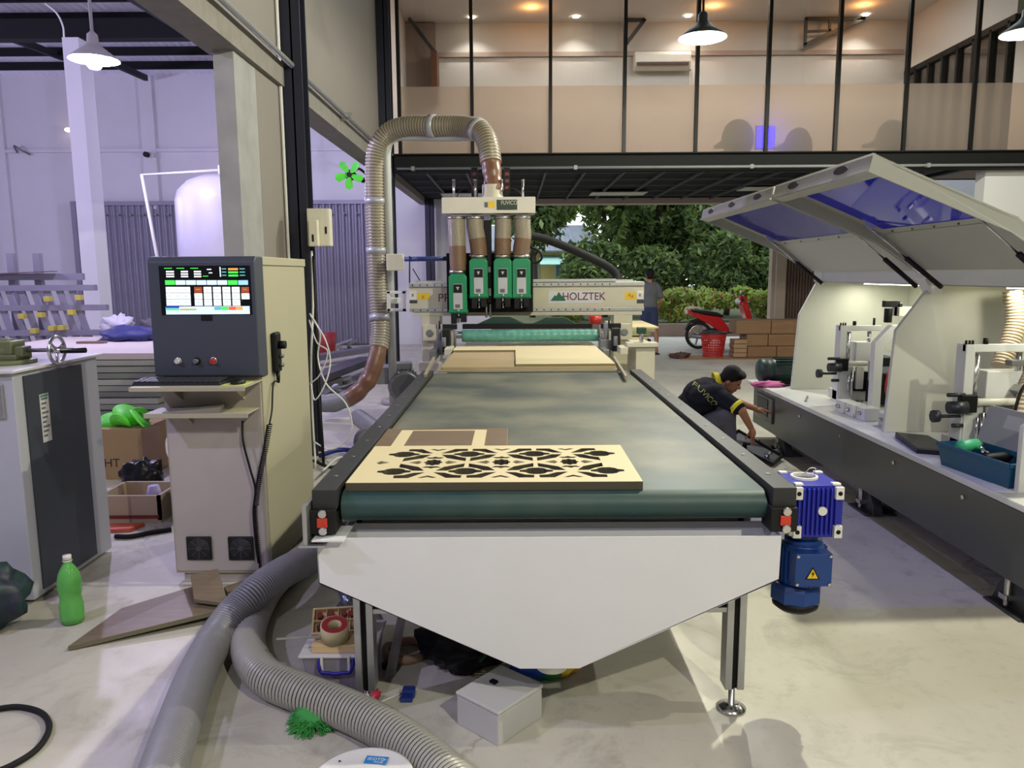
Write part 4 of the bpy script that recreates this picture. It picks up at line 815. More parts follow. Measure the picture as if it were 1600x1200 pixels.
for nm, m_, c, lb, ct, g in (('cordless_drill', black, (2.52,3.93,TZ+.085), 'black hand tool lying in the blue toolbox', 'tool', 0), ('pliers', steel, (2.49,4.0,TZ+.12), 'steel pliers on top of the tools in the blue toolbox', 'pliers', 1)):
    b = MB(); b.M = Matrix.Translation(c) @ Matrix.Rotation(1.2 if g else .3, 4, 'Z')
    if g: b.bar((-.09,-.01,.02),(.03,.01,.02),.012,.01).bar((-.09,.015,.02),(.03,-.008,.02),.012,.01).bar((.03,0,.02),(.08,0,.02),.02,.01)
    else: b.cyl((-.08,0,.02),(.07,0,.02),.03,n=14).box(-.06,-.01,-.02,.02,-.07,.02).cyl((.07,0,.02),(.11,0,.02),.012,n=10)
    tag(b.build(nm, m_, None, .003), lb, ct)
b = MB().hexa([(2.40,4.48,TZ),(2.60,4.40,TZ),(2.66,4.84,TZ),(2.50,4.95,TZ),(2.40,4.48,TZ+.035),(2.60,4.40,TZ+.035),(2.66,4.84,TZ+.035),(2.50,4.95,TZ+.035)]); o = b.build('black_tray', mat('tray_black', (28,30,38), .35), None, .006); tag(o, 'flat black tray on the white table beside the blue toolbox', 'tray')
b = MB().bar((2.44, 6.35, TZ+.005), (2.56, 6.62, TZ+.005), .012, .008); tag(b.build('steel_ruler', dsteel, None), 'thin steel rod lying on the white table near the first knobs', 'rod')
b = MB(); b.M = Matrix.Translation((2.47, 3.74, TZ)); b.prism([(-.09,-.06),(.08,-.1),(.12,.03),(.02,.1),(-.08,.07)], 'z', 0, .002); tag(b.build('white_rag', mat('rag_white', (206,206,214), .9), None), 'white cloth peeking out under the near end of the toolbox', 'cloth')
# ================================================================ PEOPLE
skin = mat('skin', (150,104,78), .6, var=.05); hair = mat('black_hair', (16,14,14), .7, bump=.4, scale=60); navyshirt = mat('navy_shirt', (12,14,30), .85, var=.1); trous = mat('grey_trousers', (78,78,90), .9, var=.1); yel = mat('yellow_trim', (206,196,40), .7)
pr = thing('person', 'crouching person in navy polo shirt with yellow collar working beside the belt', 'person', (1.78, 6.9, 0), world=True)
hd = V((1.965, 6.86, .70)); ng = Euler((0, .55, -.35))
R3 = Euler((0.15, .65, -.45)).to_matrix()
def H(x, y, z): return hd + R3 @ V((x, y, z))
sk_ = [('e', hd, (.088,.074,.102), (0.15,.65,-.45)), ('e', H(.030,0,-.05), (.068,.058,.075), (0.15,.65,-.45)), ('l', H(.088,0,-.005), H(.102,0,-.028), .012, .016), ('e', H(.080,0,-.072), (.022,.028,.016)), ('e', H(.066,0,-.105), (.03,.03,.022)),
       ('l', H(.0,-.075,-.01), H(.005,-.080,-.035), .014, .012), ('l', H(.0,.075,-.01), H(.005,.080,-.035), .014, .012), ('l', H(-.02,0,-.08), (1.84, 6.90, .66), .056, .060),
       # near arm: shoulder, elbow, hand reaching down to the tray
       ('l', (1.83,6.67,.57), (1.97,6.55,.46), .046, .043), ('l', (1.97,6.55,.46), (2.07,6.60,.30), .040, .027), ('e', (2.085,6.60,.255), (.030,.042,.050)),
       # far arm reaching forward into the machine base
       ('l', (1.86,7.08,.60), (2.02,7.10,.47), .050, .040), ('l', (2.02,7.10,.47), (2.23,7.00,.40), .038, .028), ('e', (2.27,6.99,.385), (.05,.04,.026)),
       ('l', (1.95, 6.68, .14), (1.90, 6.68, .04), .035, .036)]
fing = [((2.07,6.570,.22),(2.065,6.560,.175),(2.07,6.558,.155)), ((2.088,6.585,.215),(2.09,6.580,.165),(2.092,6.578,.145)), ((2.10,6.605,.215),(2.108,6.605,.168),(2.11,6.606,.150)), ((2.105,6.630,.222),(2.112,6.635,.18),(2.115,6.637,.165)), ((2.062,6.615,.25),(2.04,6.625,.215),(2.035,6.622,.19))]
for f in fing: sk_ += [('l', f[0], f[1], .0095, .0085), ('l', f[1], f[2], .0085, .0075)]
for k in range(4): yq = 6.965+.02*k; sk_ += [('l', (2.30,yq,.385), (2.35,yq-.005,.375), .0095, .0085), ('l', (2.35,yq-.005,.375), (2.372,yq-.005,.355), .0085, .008)]
sk_ += [('l', (2.26,6.955,.38), (2.305,6.935,.365), .010, .008)]
bd = body('body', sk_, skin, pr, .0065, 3)
# face marks: eyes and mouth as small children
for sy in (-.030, .030): part(MB().ball(H(.082, sy, .005), (.008,.010,.006), 10, 6), 'eye', black, bd)
part(MB().ball(H(.094, 0, -.072), (.006,.020,.005), 10, 6), 'mouth', mat('lips', (120,70,60), .6), bd)
body('hair', [('e', H(-.018,0,.028), (.095,.084,.092), (0.15,.65,-.45)), ('e', H(-.05,0,-.03), (.058,.072,.065), (0.15,.65,-.45)), ('e', H(.040,0,.082), (.052,.066,.032), (0.15,.65,-.45)), ('e', H(.0,-.066,.01), (.03,.014,.03)), ('e', H(.0,.066,.01), (.03,.014,.03))], hair, pr, .008, 2)
sh = [('e', (1.70,6.90,.52), (.175,.185,.175), (0,.75,0)), ('e', (1.585,6.90,.40), (.15,.175,.18), (0,.4,0)), ('e', (1.77,6.90,.60), (.12,.19,.10), (0,.6,0)), ('l', (1.78,6.73,.58), (1.94,6.585,.485), .086, .068), ('l', (1.86,7.05,.60), (1.98,7.09,.50), .068, .062), ('e', (1.54,6.9,.28), (.13,.165,.13)), ('l', (1.66,6.78,.55), (1.80,6.73,.585), .10, .09), ('l', (1.7,7.0,.55), (1.86,7.04,.6), .09, .075)]
sb = body('shirt', sh, navyshirt, pr, .010, 4, .012)
c0, c1 = V((1.885,6.89,.665)), V((1.835,6.90,.66))
nd = (V(H(-.02,0,-.08)) - V((1.80,6.90,.63))).normalized()
b = MB(); cb = V((1.835,6.90,.672)); b.cyl(cb - nd*.022, cb + nd*.028, .088, .072, n=24, caps=False); cl_ = part(b, 'collar', yel, sb); s_ = cl_.modifiers.new('t', 'SOLIDIFY'); s_.thickness = .008
for p0, p1, r in (((1.925,6.60,.497),(1.948,6.578,.475),.070), ((1.97,7.088,.51),(1.99,7.092,.493),.066)):
    part(MB().cyl(p0, p1, r, r*.97, n=24, caps=False), 'sleeve_cuff', yel, sb).modifiers.new('t', 'SOLIDIFY').thickness = .006
body('trousers', [('l', (1.56,6.82,.20), (1.88,6.66,.40), .105, .078), ('l', (1.88,6.66,.40), (1.93,6.68,.10), .074, .050), ('l', (1.56,6.98,.20), (1.88,7.08,.40), .105, .078), ('l', (1.88,7.08,.40), (1.90,7.08,.10), .074, .050), ('e', (1.54,6.9,.22), (.14,.17,.13))], trous, pr, .012, 3, .008)
for y in (6.68, 7.08): body('shoe', [('e', (1.96,y,.035), (.115,.045,.035)), ('e', (1.89,y,.045), (.045,.038,.045))], black, pr, .010, 2)
lt = text('FUVICO', 'shirt_lettering', mat('lettering_yellow', (190,196,110), .7), .066, (0,0,0), (0,0,0), None, ext=.001, sx=1.0)
# the word follows the curve of the back: project each vertex on to the shirt
sb_eval = sb.evaluated_get(bpy.context.evaluated_depsgraph_get())
A = V((P(1112,623,Y=6.72))); 
o0, ux, uy = V((P(1107,620,Y=6.60))), (P(1112,628,Y=6.6)-P(1087,601,Y=6.6)).normalized(), None
nrm = V((0,-1,.0)); uy = ux.cross(nrm).normalized() * -1
if uy.z < 0: uy = -uy
inv = sb_eval.matrix_world.inverted()
for v in lt.data.vertices:
    w_ = o0 + ux*v.co.x + uy*v.co.y; dr = (w_ - cam.location).normalized()
    ok, loc, nn, _ = sb_eval.ray_cast(w_ - V(sb['_w']) - V((0,-1,0))*-.6, V((0,1,0)))
    v.co = (loc + nn*.003 if ok else (w_ - V(sb['_w'])))
lt.parent = sb; lt.location = (0,0,0)
# tray the worker handles, with parts in it
ty = thing('steel_tray', 'shallow grey sheet-metal tray on the floor in front of the crouching person', 'tray', (2.12, 6.55, .0), world=True)
def flr(px, py, z=0): return P(px, py, Z=z)
c4 = [flr(1128,693,.13), flr(1172,682,.13), flr(1236,724,.06), flr(1200,738,.06)]
c4 = [V((c.x, c.y, z)) for c, z in zip(c4, (.10,.10,.03,.03))]; c4 = [V((1.94,6.92,.10)), V((2.14,7.2,.14)), V((2.36,6.62,.03)), V((2.20,6.38,.02))]
b = MB().add([c for c in c4] + [c-V((0,0,.012)) for c in c4], [(0,1,2,3),(7,6,5,4),(0,1,5,4),(1,2,6,5),(2,3,7,6),(3,0,4,7)])
part(b, 'plate', mat('tray_grey', (120,122,130), .35, .4), ty)
b = MB()
for i in range(4): p_, q_ = c4[i], c4[(i+1)%4]; b.bar(p_+V((0,0,.008)), q_+V((0,0,.008)), .014, .03)
b.box(2.10,2.22,6.5,6.62,0,.022).box(1.98,2.1,6.9,7.0,0,.09); part(b, 'rim', blacksteel, ty)
for k, (x, y, r) in enumerate(((2.07, 6.76, .022), (2.20, 6.55, .028))):
    z = .085 if k == 0 else .05
    b = MB().cyl((x,y,z-.01), (x,y,z+.05-.02*k), r, r*.8, n=14).cyl((x+.01,y,z+.03), (x+.05,y,z+.035), r*.4, n=10); tag(b.build('machine_fitting', [blacksteel, steel][k], None), ['black fitting standing in the grey metal tray', 'shiny coiled steel fitting lying in the grey metal tray'][k], 'fitting')
b = MB().prism([(2.30,6.70),(2.52,6.85),(2.48,7.15),(2.36,7.22),(2.26,7.0)], 'z', .0, .012); tag(b.build('base_cover_plate', mgrey, None, .002), 'grey cover plate on the floor beside the metal tray', 'plate')
for k, (x, y) in enumerate(((2.30, 7.12), (2.42, 6.98), (2.38, 6.80))):
    b = MB().box(x-.03, x+.03, y-.02, y+.02, .0125, .055).cyl((x,y,.05), (x+.02,y-.01,.08), .01, n=8); tag(b.build('clamp_piece', [mat('dark_brownred', (70,34,30), .5), black, dsteel][k], None, .004), ['dark red-brown block on the grey cover plate', 'black angular piece in the middle of the grey cover plate', 'dull steel piece at the near end of the cover plate'][k], 'part')
# walking person seen from behind
wx, wy = P(1013, 552, Z=0).x, P(1013, 552, Z=0).y
pw = thing('person', 'walking person in grey t-shirt and dark blue shorts seen from behind', 'person', (wx, wy, 0))
body('body', [('e',(0,0,1.60),(.082,.10,.115)),('l',(0,0,1.52),(0,0,1.42),.055,.06),('l',(.20,0,1.30),(.24,.02,1.05),.045,.038),('l',(.24,.02,1.05),(.20,.18,.86),.036,.026),('l',(-.20,0,1.30),(-.25,.03,1.05),.045,.038),('l',(-.25,.03,1.05),(-.16,.20,.92),.036,.026),
    ('l',(.09,-.02,.62),(.14,-.10,.34),.06,.052),('l',(.14,-.10,.34),(.13,-.20,.09),.048,.034),('l',(-.08,.02,.60),(-.10,.10,.32),.06,.05),('l',(-.10,.10,.32),(-.12,.14,.09),.048,.034),('e',(.13,-.16,.045),(.045,.12,.035)),('e',(-.12,.18,.045),(.045,.12,.035)),('e',(0,.085,1.585),(.022,.03,.04)),('e',(.085,0,1.6),(.012,.02,.028)),('e',(-.085,0,1.6),(.012,.02,.028)),
    *[('l',(-.16+.012*k,.22,.90),(-.16+.012*k,.23,.83),.010,.008) for k in range(4)], *[('l',(.20+.012*k,.20,.84),(.20+.012*k,.21,.77),.010,.008) for k in range(4)]], skin, pw, .012, 2)
body('hair', [('e',(0,-.015,1.635),(.092,.108,.098)),('e',(0,-.05,1.57),(.075,.06,.06))], hair, pw, .012, 2)
body('shirt', [('e',(0,0,1.27),(.20,.12,.20)),('e',(0,0,1.05),(.17,.115,.24)),('l',(.15,0,1.36),(.225,0,1.18),.075,.07),('l',(-.15,0,1.36),(-.23,0,1.18),.075,.07),('l',(-.1,0,1.42),(.1,0,1.42),.05,.05)], mat('grey_tshirt', (92,94,100), .9), pw, .014, 4, .012)
body('shorts', [('l',(.08,0,.88),(.10,-.02,.58),.105,.085),('l',(-.08,0,.88),(-.09,.03,.56),.105,.085),('e',(0,0,.90),(.16,.12,.12))], mat('denim_shorts', (44,54,84), .9), pw, .014, 3, .01)
for x, y in ((.13,-.16),(-.12,.18)): part(MB().box(x-.05,x+.05,y-.14,y+.13,0,.022).bar((x-.05,y+.03,.03),(x+.05,y+.03,.07),.03,.01), 'sandal', black, pw, .006)
# ================================================================ CONTROL CABINET
cc = thing('control_cabinet', 'tall cream control cabinet with slate screen panel, keyboard shelf and two fans', 'cabinet', (-1.58, 4.4, 0), world=True)
ccm = mat('cabinet_cream', (170,165,142), .5, var=.03); cfront = mat('cabinet_front', (178,170,168), .5, var=.03)
cx0, cx1 = -1.845, -1.32; cy0 = 3.99
b = MB().box(cx0, cx1, cy0, 4.90, .045, 1.70); part(b, 'cabinet_body', ccm, cc, .004)
part(MB().box(cx0+.01, cx1-.01, cy0-.008, cy0, .06, 1.10), 'front_door', cfront, cc, .003)
part(MB().box(cx0+.03, cx1-.03, cy0+.03, 4.86, 0, .045), 'plinth', cfront, cc, .003)
b = MB().prism([(cy0-.055, 1.135), (cy0, 1.12), (cy0+.08, 1.12), (cy0+.08, 1.745), (cy0-.03, 1.745), (cy0-.055, 1.72)], 'x', cx0-.012, cx1+.008); hd_ = part(b, 'screen_panel', mat('panel_slate', (58,64,76), .5, var=.03), cc, .006)
part(MB().box(cx0-.012, cx1+.008, cy0+.08, 4.90, 1.70, 1.745), 'top_cover', ccm, cc, .004)
SY = cy0-.0555
def SP(px, py): p = P(px, py, Y=SY); return p.x, p.z
def rect(px0, py0, px1, py1, m, d, mb):
    a, c = SP(px0, py1), SP(px1, py0); mb.box(a[0], c[0], SY-d, SY-d+.0012, a[1], c[1], m)
# screen contents: dark header, button rows, keypad and status bar
scr = [mat('scr_black', (16,18,22), .3, emit=.02, var=.01), mat('scr_white', (236,240,240), .3, emit=.75, var=.01), mat('scr_green', (70,220,80), .3, emit=.8, var=.01), mat('scr_blue', (140,190,236), .3, emit=.8, var=.01), mat('scr_brown', (150,70,36), .3, emit=.6, var=.01), mat('scr_navy', (30,70,190), .3, emit=.8, var=.01), mat('scr_orange', (240,150,70), .3, emit=.8, var=.01), mat('scr_pale', (190,214,240), .3, emit=.8, var=.01), mat('scr_red', (226,90,60), .3, emit=.8, var=.01), mat('scr_olive', (170,160,90), .3, emit=.7, var=.01), mat('scr_teal', (90,170,170), .3, emit=.7, var=.01)]
b = MB(); U = lambda u, v: (252.5+u*136, 415.5+v*77)          # u, v run over the screen
def rr_(u0, v0, u1, v1, m, d=.003): p, q = U(u0, v0), U(u1, v1); s_ = (v0+v1)/2*4; rect(p[0]+s_, p[1], q[0]+s_, q[1], m, d, b)
rr_(-.01, -.01, 1.0, 1.0, 0, .0015)
part(b, 'screen', scr[0], hd_)
b = MB()
for i, m in enumerate((2,3,3,3,3,3,2,3)): rr_(.035+.12*i, .29, .035+.12*i+.108, .385, m if m == 2 else (7 if i < 7 else 3))
for i in range(3):
    for j in range(3): rr_(.04+.093*i, .425+.13*j, .04+.093*i+.088, .425+.13*j+.12, 1)
for i in range(6):
    for j in range(3):
        if i == 5 and j == 2: continue
        rr_(.365+.108*i, .425+.13*j, .365+.108*i+.085, .425+.13*j+.12, 4 if (j == 0 and i in (0, 5)) else 1)
rr_(.03, .815, .985, .985, 7); rr_(.03, .82, .18, .86, 5, .0042); rr_(.03, .865, .18, .90, 2, .0042); rr_(.19, .865, .38, .90, 9, .0042)
for k, m in enumerate((10, 2, 8, 6)): rr_(.585+.082*k, .825, .585+.082*k+.078, .895, m, .0042)
for j in range(3): rr_(.05, .10+.05*j, .14, .13+.05*j, 1); rr_(.22, .10+.05*j, .30, .13+.05*j, 1); rr_(.37, .10+.05*j, .45, .13+.05*j, 1); rr_(.765, .045+.065*j, .875, .085+.065*j, 6 if j == 0 else 2); rr_(.895, .05+.065*j, .955, .07+.065*j, 10); rr_(.69, .05+.065*j, .74, .07+.065*j, 10)
rr_(.52, .06, .57, .08, 1); rr_(.54, .13, .58, .15, 1); rr_(.03, .04, .12, .055, 2); rr_(.17, .04, .26, .055, 2); rr_(.33, .04, .42, .055, 2); rr_(.67, .02, .674, .22, 1); rr_(.47, .2, .53, .215, 2)
for j in range(3):
    for i in range(9):
        u0 = (.04+.093*i) if i < 3 else (.365+.108*(i-3)); rr_(u0+.02, .47+.13*j, u0+.06, .482+.13*j, 10, .0042) if not (i == 8 and j == 2) else None
part(b, 'screen_picture', scr, hd_)
a = SP(323, 496); part(MB().box(a[0]-.028, a[0]+.028, SY-.006, SY, a[1]-.016, a[1]+.016), 'usb_port', black, hd_, .003)
for px, nm, m1, m2 in ((279, 'push_button', steel, lgrey), (308, 'key_switch', black, dsteel), (334, 'emergency_stop', steel, red)):
    a = SP(px, 564); part(MB().cyl((a[0], SY, a[1]), (a[0], SY-.006, a[1]), .019, n=24, m=0).cyl((a[0], SY-.006, a[1]), (a[0], SY-.026, a[1]), .013, n=20, m=1), nm, [m1, m2], hd_, .002)
# shelves
b = MB().box(cx0-.045, cx1+.0, 3.72, cy0, 1.100, 1.106, 0).box(cx0-.045, cx1, 3.718, 3.724, 1.086, 1.106, 0)
for x in (cx0+.10, cx1-.10): b.prism([(cy0-.005, 1.10), (3.80, 1.10), (cy0-.005, 1.0)], 'x', x, x+.006, 0)
part(b, 'keyboard_shelf', ccm, cc, .001)
b = MB().box(cx0-.02, cx1-.02, 3.80, cy0, .955, .960, 0).box(cx0-.02, cx1-.02, 3.796, 3.802, .938, .962, 0)
for x in (cx0+.12,): b.prism([(cy0-.005, .955), (3.86, .955), (cy0-.005, .87)], 'x', x, x+.03, 0)
part(b, 'lower_shelf', ccm, cc, .001)
for px in (312, 377):
    a = P(px, 856, Y=cy0-.01); b = MB().box(a.x-.068, a.x+.068, cy0-.022, cy0-.008, a.z-.066, a.z+.066, 0); fn = part(b, 'fan_frame', mat('fan_black', (30,30,34), .5), cc, .006)
    b = MB()
    for k in range(9): r_ = .055*(k+1)/9; b.lathe([(r_, -.0235), (r_+.002, -.0235), (r_+.002, -.022), (r_, -.022)], (a.x, cy0, a.z), 'y', n=24)
    for k in range(8): q = PI*k/4; b.bar((a.x, cy0-.0235, a.z), (a.x+.058*math.cos(q), cy0-.0235, a.z+.058*math.sin(q)), .004, .002, up=(0,1,0))
    b.cyl((a.x, cy0-.022, a.z), (a.x, cy0-.025, a.z), .014, n=16); part(b, 'fan_grille', mat('grille_grey', (66,66,70), .5), fn)
# hand wheel pendant on the side, with coiled cord
pn = thing('hand_pendant', 'black handheld jog pendant hanging on the right side of the cream cabinet', 'pendant', (cx1+.02, 4.2, 1.12), world=True)
part(MB().box(cx1+.002, cx1+.034, 4.15, 4.24, 1.12, 1.34), 'pendant_body', black, pn, .012)
part(MB().cyl((cx1+.034, 4.195, 1.27), (cx1+.07, 4.195, 1.27), .022, n=20), 'jog_wheel', black, pn)
for z in (1.21, 1.16): part(MB().cyl((cx1+.034, 4.195, z), (cx1+.055, 4.195, z), .012, n=14), 'knob', dsteel, pn)
part(MB().cyl((cx1+.02, 4.195, 1.12), (cx1+.02, 4.195, 1.06), .013, .008, n=12), 'strain_relief', black, pn)
top = [V((cx1+.02, 4.195, 1.07)), P(427, 600, Y=4.12), P(425, 640, Y=4.05), P(421, 663, Y=3.97)]
pth = cr(top, 8)
low = cr([P(421, 663, Y=3.97), P(415, 700, Y=3.95), P(405, 750, Y=3.95), P(400, 790, Y=3.94), P(402, 830, Y=3.94), P(406, 870, Y=3.94), P(407, 893, Y=3.94)], 40)
nn = len(low); co = []
L_ = resample(low, .0016); 
for i, p in enumerate(L_): q = 2*PI*i*.0016/.011; r_ = .013 if i < len(L_)*.55 else .006; co.append(p + V((r_*math.cos(q), r_*math.sin(q), 0)))
part(MB().tube(pth, .005, 8), 'cord', black, pn); part(MB().tube(co[::1], .0038, 5), 'coiled_cord', black, pn)
o = MB().tube(cr([P(379, 658, Y=3.97), P(380, 690, Y=3.94), P(390, 730, Y=3.94), P(399, 765, Y=3.935), P(396, 800, Y=3.93), P(400, 850, Y=3.93), P(404, 880, Y=3.93)], 10), .006, 8); tag(o.build('black_cable', black, None), 'thin black cable running down the cabinet front from its lower shelf', 'cable')
b = MB().hexa([(-.24,-.08,0),(.20,-.08,0),(.24,.06,0),(-.26,.06,0),(-.235,-.075,.014),(.195,-.075,.014),(.235,.055,.022),(-.255,.055,.022)]); kb = thing('keyboard', 'black computer keyboard on the cabinet shelf', 'keyboard', (-1.665, 3.86, 1.1065), rz=.0)
part(b, 'case', black, kb, .003); b = MB()
for r_ in range(5):
    for k in range(15): b.box(-.235+.029*k, -.212+.029*k, -.066+.024*r_, -.047+.024*r_, .015+.0013*r_, .021+.0013*r_)
kk = part(b, 'keys', mat('keycaps', (52,56,60), .5), kb); kk['kind'] = 'stuff'
b = MB().box(-1.455, -1.335, 3.76, 3.90, 1.1065, 1.109); tag(b.build('mouse_pad', mat('pad_yellowgreen', (196,206,110), .7), None), 'yellow green mat under the mouse on the shelf', 'mat')
b = MB().ball((-1.39, 3.83, 1.112), (.035, .055, .026), 20, 12); b.v = [V((p.x, p.y, max(p.z, 1.1095))) for p in b.v]; tag(b.build('computer_mouse', black, None), 'black computer mouse on the yellow green mat', 'mouse')
b = MB().hexa([(-1.78,3.82,.961),(-1.5,3.84,.961),(-1.52,3.97,.961),(-1.80,3.96,.961),(-1.78,3.82,.964),(-1.5,3.84,.985),(-1.52,3.97,.985),(-1.80,3.96,.964)]); tag(b.build('paper_sheets', mat('paper_grey', (150,146,144), .7), None), 'loose grey papers on the lower cabinet shelf', 'papers')
# ================================================================ GREY-WHITE MACHINE AT FAR LEFT
lm = thing('machine_cabinet', 'grey-white machine cabinet with slate side panel and handwheel at far left', 'machine', (-3.1, 4.1, 0), world=True)
lw = mat('machine_pale', (172,174,184), .45, var=.03)
part(MB().box(-4.1, -2.44, 3.70, 4.46, .02, 1.185), 'housing', lw, lm, .006)
part(MB().box(-2.44, -2.428, 3.77, 4.28, .05, 1.16), 'side_panel', navygrey, lm, .003)
part(MB().box(-4.15, -2.41, 3.66, 4.50, 1.185, 1.20), 'table', mat('table_pale', (200,200,196), .4), lm, .003)
b = MB().box(-2.427, -2.425, 3.87, 3.945, .80, 1.05, 0); sk_ = part(b, 'label', lgrey, lm)
b = MB()
for k in range(9): b.box(-2.4249, -2.4243, 3.88, 3.935 - .012*(k % 3), 1.02-.024*k, 1.03-.024*k)
b.box(-2.4249, -2.4243, 3.875, 3.94, 1.034, 1.046, 1); part(b, 'label_print', [print_grey, mat('label_green', (70,130,90))], sk_)
b = MB().box(-2.83, -2.49, 3.686, 3.70, .96, 1.13, 0); cp = part(b, 'control_plate', alu, lm, .003)
for z, m1 in ((1.085, black), (1.01, red)): part(MB().cyl((-2.535, 3.686, z), (-2.535, 3.668, z), .017, n=18, m=0).cyl((-2.535, 3.686, z), (-2.535, 3.682, z), .024, n=18, m=1), 'push_button', [m1, steel], cp)
grn = mat('cast_green', (98,104,70), .5, bump=.2)
b = MB().lathe([(0,1.20),(.15,1.20),(.15,1.222),(0,1.222)], (-2.66, 3.98, 0), n=28).box(-2.80, -2.56, 3.92, 4.06, 1.222, 1.25).box(-2.76, -2.585, 3.93, 4.05, 1.25, 1.32).cyl((-2.70, 3.99, 1.27), (-2.62, 3.99, 1.27), .062, n=20).box(-2.60,-2.54,3.95,4.03,1.235,1.29); part(b, 'casting', grn, lm, .006)
part(MB().cyl((-2.56, 3.99, 1.268), (-2.30, 3.99, 1.268), .011, n=12).cyl((-2.88, 3.99, 1.262), (-2.76, 3.99, 1.262), .02, n=12), 'shaft', dsteel, lm)
ring = [(-2.385, 3.99 + .070*math.cos(2*PI*k/28), 1.268 + .070*math.sin(2*PI*k/28)) for k in range(28)]
b = MB().tube(ring, .009, 10, closed=True).cyl((-2.41, 3.99, 1.268), (-2.36, 3.99, 1.268), .018, n=14)
for k in range(3): q = 2*PI*k/3+.4; b.cyl((-2.385, 3.99, 1.268), (-2.385, 3.99+.07*math.cos(q), 1.268+.07*math.sin(q)), .007, n=8)
part(b, 'handwheel', steel, lm); part(MB().cyl((-2.365, 3.99, 1.262), (-2.235, 3.99, 1.266), .012, .014, n=12), 'lever_grip', black, lm)
# green and navy bag beside it
b = MB(); b.M = Matrix.Translation((-2.50, 3.42, .16)); b.ball((0,0,0), (.19,.13,.17), 24, 16, wob=.35, ws=2.5); b.v = [V((p.x, p.y, max(p.z, .001))) for p in b.v]
bg_ = b.build('sack', mat('sack_green', (22,58,50), .5, rgb2=(20,28,52), scale=5, contrast=.1), None); tag(bg_, 'dark green and navy plastic sack at the left edge of the floor', 'bag')
# bottle
bt = thing('bottle', 'green transparent plastic bottle with white cap standing on the floor', 'bottle', P(114, 972, Z=0))
pet = D.materials.new('green_pet'); pet.use_nodes = True; pb = pet.node_tree.nodes['Principled BSDF']; pb.inputs['Base Color'].default_value = lin((130,226,120)); pb.inputs['Roughness'].default_value = .12; pb.inputs['Transmission Weight'].default_value = .55; pb.inputs['IOR'].default_value = 1.2
part(MB().lathe([(0,.006),(.035,0),(.050,.008),(.053,.03),(.053,.09),(.049,.11),(.047,.13),(.050,.15),(.053,.18),(.052,.215),(.045,.25),(.030,.28),(.017,.30),(.015,.318),(.0,.318)], n=32), 'bottle_body', pet, bt)
part(MB().lathe([(0,.337),(.018,.337),(.019,.333),(.019,.315),(.015,.315)], n=24), 'cap', white, bt); part(MB().lathe([(.0195,.312),(.022,.310),(.0195,.307)], n=24), 'neck_ring', white, bt)
# planks
plm = mat('laminate_brown', (98,84,70), .5, rgb2=(136,120,102), scale=2.2, stretch=(2,16,1), detail=6); ple = mat('laminate_edge', (110,106,84), .7)
def plank(name, pts, zt, th, lab, g):
    top = [P(x, y, Z=z) for (x, y), z in zip(pts, zt)]
    b = MB().add([t for t in top] + [t - V((0,0,th)) for t in top], [(0,1,2,3),(7,6,5,4),(0,1,5,4),(1,2,6,5),(2,3,7,6),(3,0,4,7)]); b.mi = [0,1,1,1,1,1]
    return tag(b.build(name, [plm, ple], None, .001), lab, 'plank', g)
plank('plank', [(106,1010),(356,950),(338,905),(190,950)], (.024,.065,.075,.030), .022, 'long brown laminate plank lying slanted across the floor near the bottle', 'offcuts by the cabinet')
plank('plank', [(303,936),(357,943),(340,888),(298,899)], (.095,.098,.125,.122), .018, 'short brown laminate offcut lying across the end of the long plank', 'offcuts by the cabinet')
plank('plank', [(355,925),(420,905),(416,893),(350,917)], (.05,.05,.055,.055), .035, 'small pale laminate offcut touching the grey hose', 'offcuts by the cabinet')
# hoses on the floor
hg = mat('hose_grey', (112,112,115), .4); hgw = mat('hose_grey_wire', (150,150,154), .35); hgd = mat('hose_dark', (34,34,36), .5)
def fhose(name, pl_, r, pitch, m, lab):
    pts, rr, ms = ribbed([q if isinstance(q, V) else P(q[0], q[1], Z=q[2]) for q in pl_], r, pitch, n=20, dr=r*.075); return tag(MB().tube(pts, rr, 22, ms=ms).build(name, m, None), lab, 'hose')
fhose('suction_hose', [V((-.1,6.2,.09)), V((-.30,5.5,.09)), V((-.72,4.85,.10)), (540,850,.13),(490,872,.17),(445,893,.215),(400,925,.20),(362,963,.14),(330,1010,.085),(304,1064,.078),(280,1130,.078),(255,1205,.078),(236,1270,.078),(225,1320,.078)], .072, .013, [hg, hgw], 'smooth light grey suction hose curving to the bottom left foreground')
fhose('suction_hose', [V((-.82,7.2,.078)), V((-.76,6.2,.078)), V((-.80,5.6,.078)), V((-.92,5.0,.078)), (520,835,.078),(470,873,.078),(425,915,.076),(396,965,.074),(388,1012,.074),(412,1055,.074),(470,1082,.074),(530,1104,.074),(590,1132,.074),(645,1168,.074),(695,1210,.074),(730,1250,.074), (770,1320,.074), (790,1420,.074)], .068, .018, [hgd, mat('hose_wire_bright', (168,167,160), .35)], 'dark hose with bright ribs crossing under the other grey hose')
o = MB().tube(cr([P(x, y, Z=.013) for x, y in ((-60,1120),(0,1107),(35,1105),(66,1115),(77,1137),(60,1168),(20,1195),(-30,1215))], 10), .011, 10); tag(o.build('black_cable', rubber, None), 'black cable looping on the floor at bottom left', 'cable')
o = MB().tube(cr([P(x, y, Z=.016) for x, y in ((180,838),(205,838),(235,832),(268,827))], 6), .015, 10); tag(o.build('black_pipe', rubber, None), 'black pipe on the floor behind the left machine', 'pipe')
